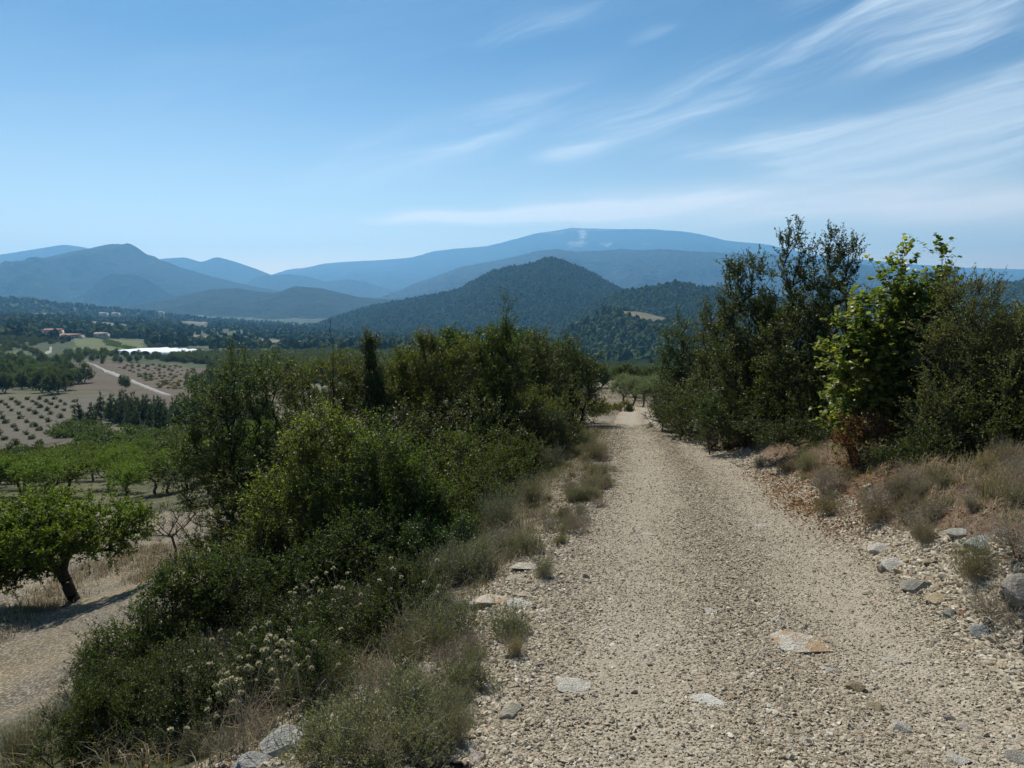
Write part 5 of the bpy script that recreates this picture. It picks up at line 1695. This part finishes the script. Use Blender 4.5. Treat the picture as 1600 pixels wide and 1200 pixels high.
def rnd(n, poly, seed, mind=0):
    r3 = random.Random(seed)
    xs, ys_ = [p[0] for p in poly], [p[1] for p in poly]
    out = []
    tries = 0
    while len(out) < n and tries < 20000:
        tries += 1
        a, c = r3.uniform(min(xs), max(xs)), r3.uniform(min(ys_), max(ys_))
        if inpoly(a, c, poly) and all(math.hypot(a - o[0], (c - o[1]) * 2.5) > mind for o in out):
            out.append((a, c))
    return out


place(ORCH, rnd(48, [(-30, 788), (-30, 762), (60, 745), (180, 715), (330, 702), (420, 700), (400, 770), (250, 785), (120, 785)], 1, 20), .62, .85, 'bushy green tree in the orchard rows below the near orchard tree', 'orchard trees on the lower terrace', (1.3, 1.3, .85))
place(BUSH, rnd(90, [(-30, 742), (-30, 722), (110, 706), (200, 702), (330, 694), (330, 704), (180, 718), (60, 742)], 2, 8), 1.2, 2.8, 'dark scrub bush in the belt between orchard and planted field', 'scrub belt bushes above the orchard', (.9, .9, .8), .35)
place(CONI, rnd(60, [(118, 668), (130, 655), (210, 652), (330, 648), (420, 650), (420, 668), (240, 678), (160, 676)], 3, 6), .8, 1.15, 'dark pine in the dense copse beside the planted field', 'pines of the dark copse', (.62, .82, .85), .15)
place(BUSH, rnd(60, [(82, 688), (110, 668), (170, 678), (330, 680), (330, 698), (180, 698), (110, 698)], 4, 7), 1.6, 3.2, 'grey-green bush at the foot of the dark copse', 'bushes below the dark copse', (.9, 1.0, 1.0), .3)
place(MIDT, rnd(46, [(-60, 616), (-60, 575), (20, 570), (60, 566), (110, 580), (145, 600), (140, 612), (60, 618)], 5, 11), .85, 1.25, 'round-crowned oak in the wood above the planted field', 'oaks of the wood above the planted field', (.9, 1.0, .85), .25)
place(MIDT, [(192, 604), (198, 607)], .55, .8, 'lone round tree beside the bend of the pale lane', 'pair of round trees at the lane', (.8, .95, .85))
place(BUSH, rnd(90, [(182, 574), (205, 568), (300, 575), (320, 600), (290, 615), (250, 608)], 6, 7), 1.3, 2.6, 'small tree in the dry field right of the pale lane', 'small trees in the dry field', (1.35, 1.1, .9), .3)
place(MIDT, rnd(40, [(80, 566), (125, 556), (330, 560), (340, 572), (230, 566), (120, 572)], 7, 7), .5, .85, 'yellow-green tree in the row behind the pale lane', 'trees in the row behind the lane', (1.2, 1.25, .9), .2)
place(MIDT, rnd(30, [(300, 610), (330, 580), (460, 575), (460, 620), (330, 640)], 8, 12), .8, 1.1, 'dark tree on the slope behind the leaning oak', 'trees on the slope behind the hedge', (.8, .9, .9), .2)
place(MIDT, rnd(70, [(430, 640), (890, 640), (900, 602), (450, 596)], 10, 10), .45, .75, 'dark tree on the slope behind the left hedge', 'trees on the slope behind the left hedge', (.85, .95, .8), .2)
place(MIDT, rnd(40, [(1090, 640), (1700, 640), (1700, 600), (1090, 600)], 11, 12), .4, .6, 'dark tree behind the oaks on the right', 'trees behind the right oaks', (.85, .95, .8), .2)
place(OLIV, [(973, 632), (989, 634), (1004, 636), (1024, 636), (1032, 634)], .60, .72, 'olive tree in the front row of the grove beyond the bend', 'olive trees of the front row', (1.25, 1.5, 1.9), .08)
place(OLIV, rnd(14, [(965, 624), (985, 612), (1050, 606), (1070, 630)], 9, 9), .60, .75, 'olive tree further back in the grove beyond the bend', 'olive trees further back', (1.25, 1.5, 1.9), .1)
place(MIDT, [(965, 600), (978, 600), (990, 601), (1010, 602), (1030, 603)], .36, .5, 'round bush-like oak behind the olive grove', 'oaks behind the olive grove', (1.0, 1.05, .8))
place(MIDT, [(938, 606), (925, 606), (945, 600), (905, 610)], .33, .45, 'dark round oak left of the thin path', 'oaks left of the thin path', (.8, .95, .8))
place(BUSH, [(963, 641), (975, 643), (950, 645), (940, 648)], .5, .9, 'low brown-green bush on the grassy island at the fork', 'bushes on the grassy island', (1.3, 1.0, .8))

# rows of young bushes in the planted field
FIELD = [(-40, 726), (0, 713), (52, 702), (84, 688), (78, 668), (110, 645), (128, 626), (60, 624), (-40, 624)]
c0 = hit(20, 670)[0]
ang = R(4)
pts = []
for i in range(-40, 60):
    for j in range(-40, 60):
        x, y = i * 4.4 + (2.2 if j % 2 else 0), j * 9.0
        p = np.array([c0[0] + x * math.cos(ang) - y * math.sin(ang) + rng.uniform(-.35, .35), c0[1] + x * math.sin(ang) + y * math.cos(ang) + rng.uniform(-.35, .35)])
        pts.append(p)
pts = np.array(pts)
zz = ground_z(pts[:, 0], pts[:, 1])
qx, qy, qz = proj(np.column_stack([pts, zz]))
ok = inpoly(qx, qy, FIELD) & (qz > 60) & (qz < 300)
for (x, y), z in list(zip(pts[ok], zz[ok]))[:290]:
    pr = rng.choice(BUSH)
    s = rng.uniform(.95, 1.5)
    plant('row_bush', 'young dark bush in the spaced rows of the pale planted field', 'bush', (x, y, z + .3), pr[2], rng.random() * 6.28, s, (.75, .8, .7), 'bushes planted in rows')

# ------------------------------------------------------------------ distant woods (one mass each)
m, nt, b = mat_new('woodland_crown')
oi = node(nt, 'ShaderNodeObjectInfo')
g = geo_pos(nt)
c = ramp(nt, oi.outputs['Random'], [(0, (.022, .040, .016)), (.5, (.046, .074, .027)), (.85, (.082, .112, .038)), (1, (.13, .14, .055))])
n_ = noise_n(nt, g, .012, 5, .6)
c = mixc(nt, maprange(nt, n_, .4, .65, 0, .6), c, (.075, .09, .035))
lk(nt, c, b.inputs['Base Color'])
b.inputs['Roughness'].default_value = 1
b.inputs['Specular IOR Level'].default_value = .05
WM = m


def crown_mesh(seed, sub=2, tall=1.2):
    r2 = rs(seed)
    bm = bmesh.new()
    bmesh.ops.create_icosphere(bm, subdivisions=sub, radius=1.0)
    for v in bm.verts:
        c = np.array(v.co[:])
        k = 1 + .35 * float(fbm(np.array([c[0] * 2.2 + c[2] * 1.3]), np.array([c[1] * 2.2 - c[2] * .8]), 2, seed)[0]) + .10 * r2.normal()
        v.co = Vector(c * k * [1, 1, tall]) + Vector((0, 0, tall * .75))
    me = bpy.data.meshes.new('woodland_crown')
    bm.to_mesh(me)
    bm.free()
    me.materials.append(WM)
    return me


WC = [crown_mesh(950 + i, 2, t) for i, t in enumerate((1.0, 1.15, 1.3, .95, 1.6))]


def wood(name, P3, seed, smin, smax):
    r2 = rs(seed)
    n = len(P3)
    s = r2.uniform(smin, smax, n)
    sc = np.stack([s * r2.uniform(.85, 1.2, n), s * r2.uniform(.85, 1.2, n), s * r2.uniform(.85, 1.25, n)], 1)
    rot = np.stack([np.zeros(n), np.zeros(n), r2.rand(n) * 6.28], 1)
    inst_set(name, WC, P3, rot, sc, r2.randint(0, len(WC), n))


def hill_points(hname, n, seed, vmin=-.75, vmax=.12, excl=None):
    Xh, Yh, Zh, v = HILLS[hname]
    r2 = rs(seed)
    rows = np.where((v >= vmin) & (v <= vmax))[0]
    fi = r2.uniform(0, Xh.shape[0] - 1.001, n)
    # even in depth: pick by |dv|
    tv_ = r2.uniform(vmin, vmax, n)
    fj = np.interp(tv_, v, np.arange(len(v)))
    fj = np.clip(fj, 0, len(v) - 1.001)
    i, j = fi.astype(int), fj.astype(int)
    a, c = fi - i, fj - j

    def S(A):
        return A[i, j] * (1 - a) * (1 - c) + A[i + 1, j] * a * (1 - c) + A[i, j + 1] * (1 - a) * c + A[i + 1, j + 1] * a * c
    P3 = np.stack([S(Xh), S(Yh), S(Zh) - .5], 1)
    g0 = ground_z(P3[:, 0], P3[:, 1], False)
    px, py, _ = proj(P3)
    ok = (px > -150) & (px < 1750) & (P3[:, 2] > g0 - 12)
    for poly in excl or ():
        ok &= ~inpoly(px, py, poly)
    return P3[ok]


HF = [(968, 484), (1000, 486), (1028, 492), (1048, 502), (1030, 509), (985, 500)]
wood('hill_forest', np.concatenate([hill_points('field_hill', 20000, 960, -.95, .1, [HF]), hill_points('valley_wood', 11000, 964, -.7, .15)]), 970, 3.2, 5.6)
wood('far_forest', np.concatenate([hill_points('round_hill', 38000, 961, -.95, .08), hill_points('peaked_hill', 60000, 962, -.97, .05), hill_points('east_hill', 22000, 963, -.9, .1)]), 971, 2.4, 4.8)
# field on the near hill
HX, HY, HZz, hv = HILLS['field_hill']
qx, qy, _ = proj(np.stack([HX, HY, HZz], -1))
ins = inpoly(qx, qy, HF) & (hv[None] < .02)
fi_ = grid_faces(*HX.shape)
keep = ins.ravel()[fi_].any(1)
hfv = np.stack([HX, HY, HZz + 1.5], -1).reshape(-1, 3)
me = make_mesh('hill_field', hfv, [fi_[keep]], [M['straw_far']], smooth=True)
link('hill_field', me, kind='structure')

# valley woods, hedgerows and scattered trees between the fields
r2 = rs(980)
n = 80000
yy = np.exp(r2.uniform(math.log(300), math.log(3600), n))
xx = r2.uniform(-.95, .95, n) * yy
zz = ground_z(xx, yy)
qx, qy, qz = proj(np.column_stack([xx, yy, zz]))
keep = (qx > -60) & (qx < 1700)
dens = np.clip(.5 + 1.5 * fbm(xx / (60 + yy * .10), yy / (60 + yy * .10), 3, 981), 0, 1)
dens = np.clip(dens * 1.7 + .1, 0, 1)
dens = np.where((qx > 520) & (qz > 700), .95, dens)
keep &= r2.rand(n) < dens
CLR = [[(60, 615), (105, 560), (150, 556), (330, 570), (330, 640), (150, 615)], [(190, 520), (195, 514), (330, 525), (480, 533), (600, 542), (600, 550), (330, 534)], [(190, 560), (200, 546), (330, 540), (330, 552), (250, 560)],
       [(125, 509), (125, 500), (200, 507), (200, 517)], [(50, 496), (60, 478), (145, 484), (155, 494)], [(282, 512), (280, 487), (335, 492), (325, 514)], [(105, 550), (112, 526), (230, 530), (235, 558)],
       [(60, 530), (60, 520), (140, 522), (140, 533)], [(-60, 735), (-60, 615), (300, 615), (300, 735)], [(60, 558), (60, 540), (90, 540), (90, 560)], [(900, 1200), (900, 598), (1090, 598), (1100, 1200)]]
for poly in CLR:
    keep &= ~inpoly(qx, qy, poly)
sel = np.where(keep)[0][:42000]
P3 = np.column_stack([xx[sel], yy[sel], zz[sel] - .3])
nearw = yy[sel] < 800
wood('valley_woods', P3[~nearw], 982, 2.8, 5.2)
Pn = P3[nearw]
sc_ = r2.uniform(.55, 1.0, len(Pn))
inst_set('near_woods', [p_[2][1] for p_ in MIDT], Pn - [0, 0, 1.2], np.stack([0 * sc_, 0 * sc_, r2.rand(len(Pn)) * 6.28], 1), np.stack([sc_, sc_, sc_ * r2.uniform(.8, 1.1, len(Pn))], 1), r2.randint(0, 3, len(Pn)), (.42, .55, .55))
place(BUSH, [(x + 2.2 * k, y + .6 * k) for k, (x, y) in enumerate([(158, 531)] * 14)] + [(x + 3.2 * k, y + .7 * k) for k, (x, y) in enumerate([(162, 536)] * 16)] + [(x + 3.4 * k, y + .6 * k) for k, (x, y) in enumerate([(168, 541)] * 14)],
      3.2, 4.2, 'small tree of the orchard rows beside the farmhouses', 'far orchard rows', (1.3, 1.4, 1.0))

# ------------------------------------------------------------------ buildings
M['wall'] = simple_mat('cream_render', (.55, .48, .38), .9, .08, .3)
M['roof'] = simple_mat('terracotta_tiles', (.42, .22, .14), .9, .25, .8)
M['roof_pale'] = simple_mat('pale_tiles', (.48, .36, .28), .9, .2, .8)
M['white_wall'] = simple_mat('white_render', (.75, .73, .68), .9, .05, .3)
M['dark_glass'] = simple_mat('dark_window', (.03, .035, .04), .3, .1, 1)
M['film'] = simple_mat('white_greenhouse_film', (.82, .84, .84), .35, .05, .05)
M['film'].node_tree.nodes['Principled BSDF'].inputs['Specular IOR Level'].default_value = .5
M['mast'] = simple_mat('white_mast', (.7, .68, .66), .6, .05, .1)


def box(x0, x1, y0, y1, z0, z1):
    v = [(x, y, z) for x in (x0, x1) for y in (y0, y1) for z in (z0, z1)]
    f = [(0, 1, 3, 2), (4, 6, 7, 5), (0, 4, 5, 1), (2, 3, 7, 6), (0, 2, 6, 4), (1, 5, 7, 3)]
    return v, f


def house(label, px, py, Z, w, d, h, rz, wall='wall', roof='roof', group=None, name='farmhouse', wins=3):
    p = at(px, py, Z)
    z = gz(p[0], p[1])
    t = thing(name, label, 'house', (p[0], p[1], max(z, p[2] - 3)), rz, group)
    v, f = box(-w / 2, w / 2, -d / 2, d / 2, -4, h)
    link('wall', make_mesh('wall', v, [f], [M[wall]]), t)
    e, rh = .6, d * .17
    v = [(-w / 2 - e, -d / 2 - e, h), (w / 2 + e, -d / 2 - e, h), (w / 2 + e, 0, h + rh), (-w / 2 - e, 0, h + rh), (-w / 2 - e, d / 2 + e, h), (w / 2 + e, d / 2 + e, h)]
    v = [(a, b2, c + .02) for a, b2, c in v] + [(a, b2, c - .28) for a, b2, c in v]
    f = [(0, 1, 2, 3), (3, 2, 5, 4), (6, 9, 8, 7), (9, 10, 11, 8), (0, 6, 7, 1), (4, 5, 11, 10)]
    f3 = [(0, 3, 9, 6), (3, 4, 10, 9), (1, 7, 8, 2), (2, 8, 11, 5)]
    link('roof', make_mesh('roof', v, [np.array(f), np.array(f3)], [M[roof]]), t)
    for k in range(wins):
        x = -w / 2 + w * (k + .5) / wins
        v, f = box(x - .6, x + .6, -d / 2 - .06, -d / 2 + .02, h * .35, h * .35 + 1.5)
        link('window', make_mesh('window', v, [f], [M['dark_glass']]), t)
    return t


house('two-storey farmhouse with terracotta roof among trees, leftmost of the farm', 84, 520, 900, 20, 11, 6.5, R(12), wins=4)
house('low barn left of the farmhouse with pale tiled roof', 70, 520, 905, 9, 8, 3.5, R(5), roof='roof_pale', wins=2)
house('long farm building with terracotta roof right of the farmhouse', 112, 526, 860, 26, 10, 5, R(-6), roof='roof', wins=5)
house('white-fronted annexe before the long farm building', 99, 527, 850, 12, 7, 3, R(4), wall='white_wall', roof='roof_pale', wins=3)
house('isolated house with pale roof right of the farm', 159, 523, 930, 16, 9, 4.5, R(3), roof='roof_pale', wins=3)
house('small house hidden in trees right of the farm lane', 247, 533, 850, 12, 8, 4, R(5), wall='wall', roof='roof_pale', wins=2)
for px, py, Z, w, lab in ((162, 491, 1950, 20, 'white house on the far plain, left of a pair'), (181, 491, 1950, 18, 'white house on the far plain, right of a pair'), (252, 489, 2200, 14, 'small white house alone on the far plain')):
    house(lab, px, py, Z, w, 12, 6, 0, 'white_wall', 'roof_pale', wins=3, name='house')
for i, (px, py) in enumerate([(448, 512), (454, 514), (461, 510), (472, 516), (481, 512), (486, 517), (493, 519), (424, 518), (433, 516), (500, 515), (466, 519)]):
    house('tiny white village house in the valley below the peaked hill', px, py, 3150, 16, 12, 8, .3 * i, 'white_wall', 'roof_pale', 'village houses in the valley', 'village_house', 2)
house('white village building furthest up the valley', 605, 462, 4700, 26, 14, 8, .2, 'white_wall', 'roof_pale', wins=3, name='village_house')


def tunnel_set(label, px0, py0, px1, py1, n, length_scale, wid, hgt):
    A, B = hit(px0, py0)[0], hit(px1, py1)[0]
    mid = (A + B) / 2
    mid[2] = gz(mid[0], mid[1])
    t = thing('greenhouse', label, 'greenhouse', mid, 0)
    L_ = np.linalg.norm((B - A)[:2])
    ux = (B - A)[:2] / L_
    uy = np.array([-ux[1], ux[0]])
    for k in range(n):
        c = mid[:2] + uy * (k - n / 2) * wid
        nseg, ns = 26, 9
        V = []
        for i in range(nseg + 1):
            s = (i / nseg - .5) * L_ * length_scale
            q = c + ux * s
            zg = gz(q[0], q[1])
            for j in range(ns + 1):
                a = math.pi * j / ns
                o2 = -math.cos(a) * wid * .48
                V.append((q[0] + uy[0] * o2 - mid[0], q[1] + uy[1] * o2 - mid[1], zg + math.sin(a) ** .7 * hgt - mid[2] + (-1.2 if j in (0, ns) else 0)))
        f = grid_faces(nseg + 1, ns + 1)
        link('tunnel', make_mesh('tunnel', V, [f], [M['film']], smooth=True), t)
    return t


tunnel_set('long row of white plastic greenhouses glaring in the valley', 203, 555, 282, 550, 5, 1.0, 9.0, 4.0)
tunnel_set('thin white greenhouse strip on the far plain at the left', 94, 489, 134, 489, 2, 1.0, 9.0, 4.0)

# summit station
p = at(894, 357, 16400)
t = thing('summit_tower', 'tiny transmitter tower on the summit of the long far mountain', 'tower', p)
v, f = tubes([(0, 0, -40), (0, 0, 30)], [(0, 0, 30), (0, 0, 75)], [10, 5], [8, 2.5], 8)
link('mast', make_mesh('mast', v, [f], [M['mast']]), t)
v, f = box(-70, 60, -15, 15, -40, 12)
link('station_building', make_mesh('station_building', v, [f], [M['mast']]), t)
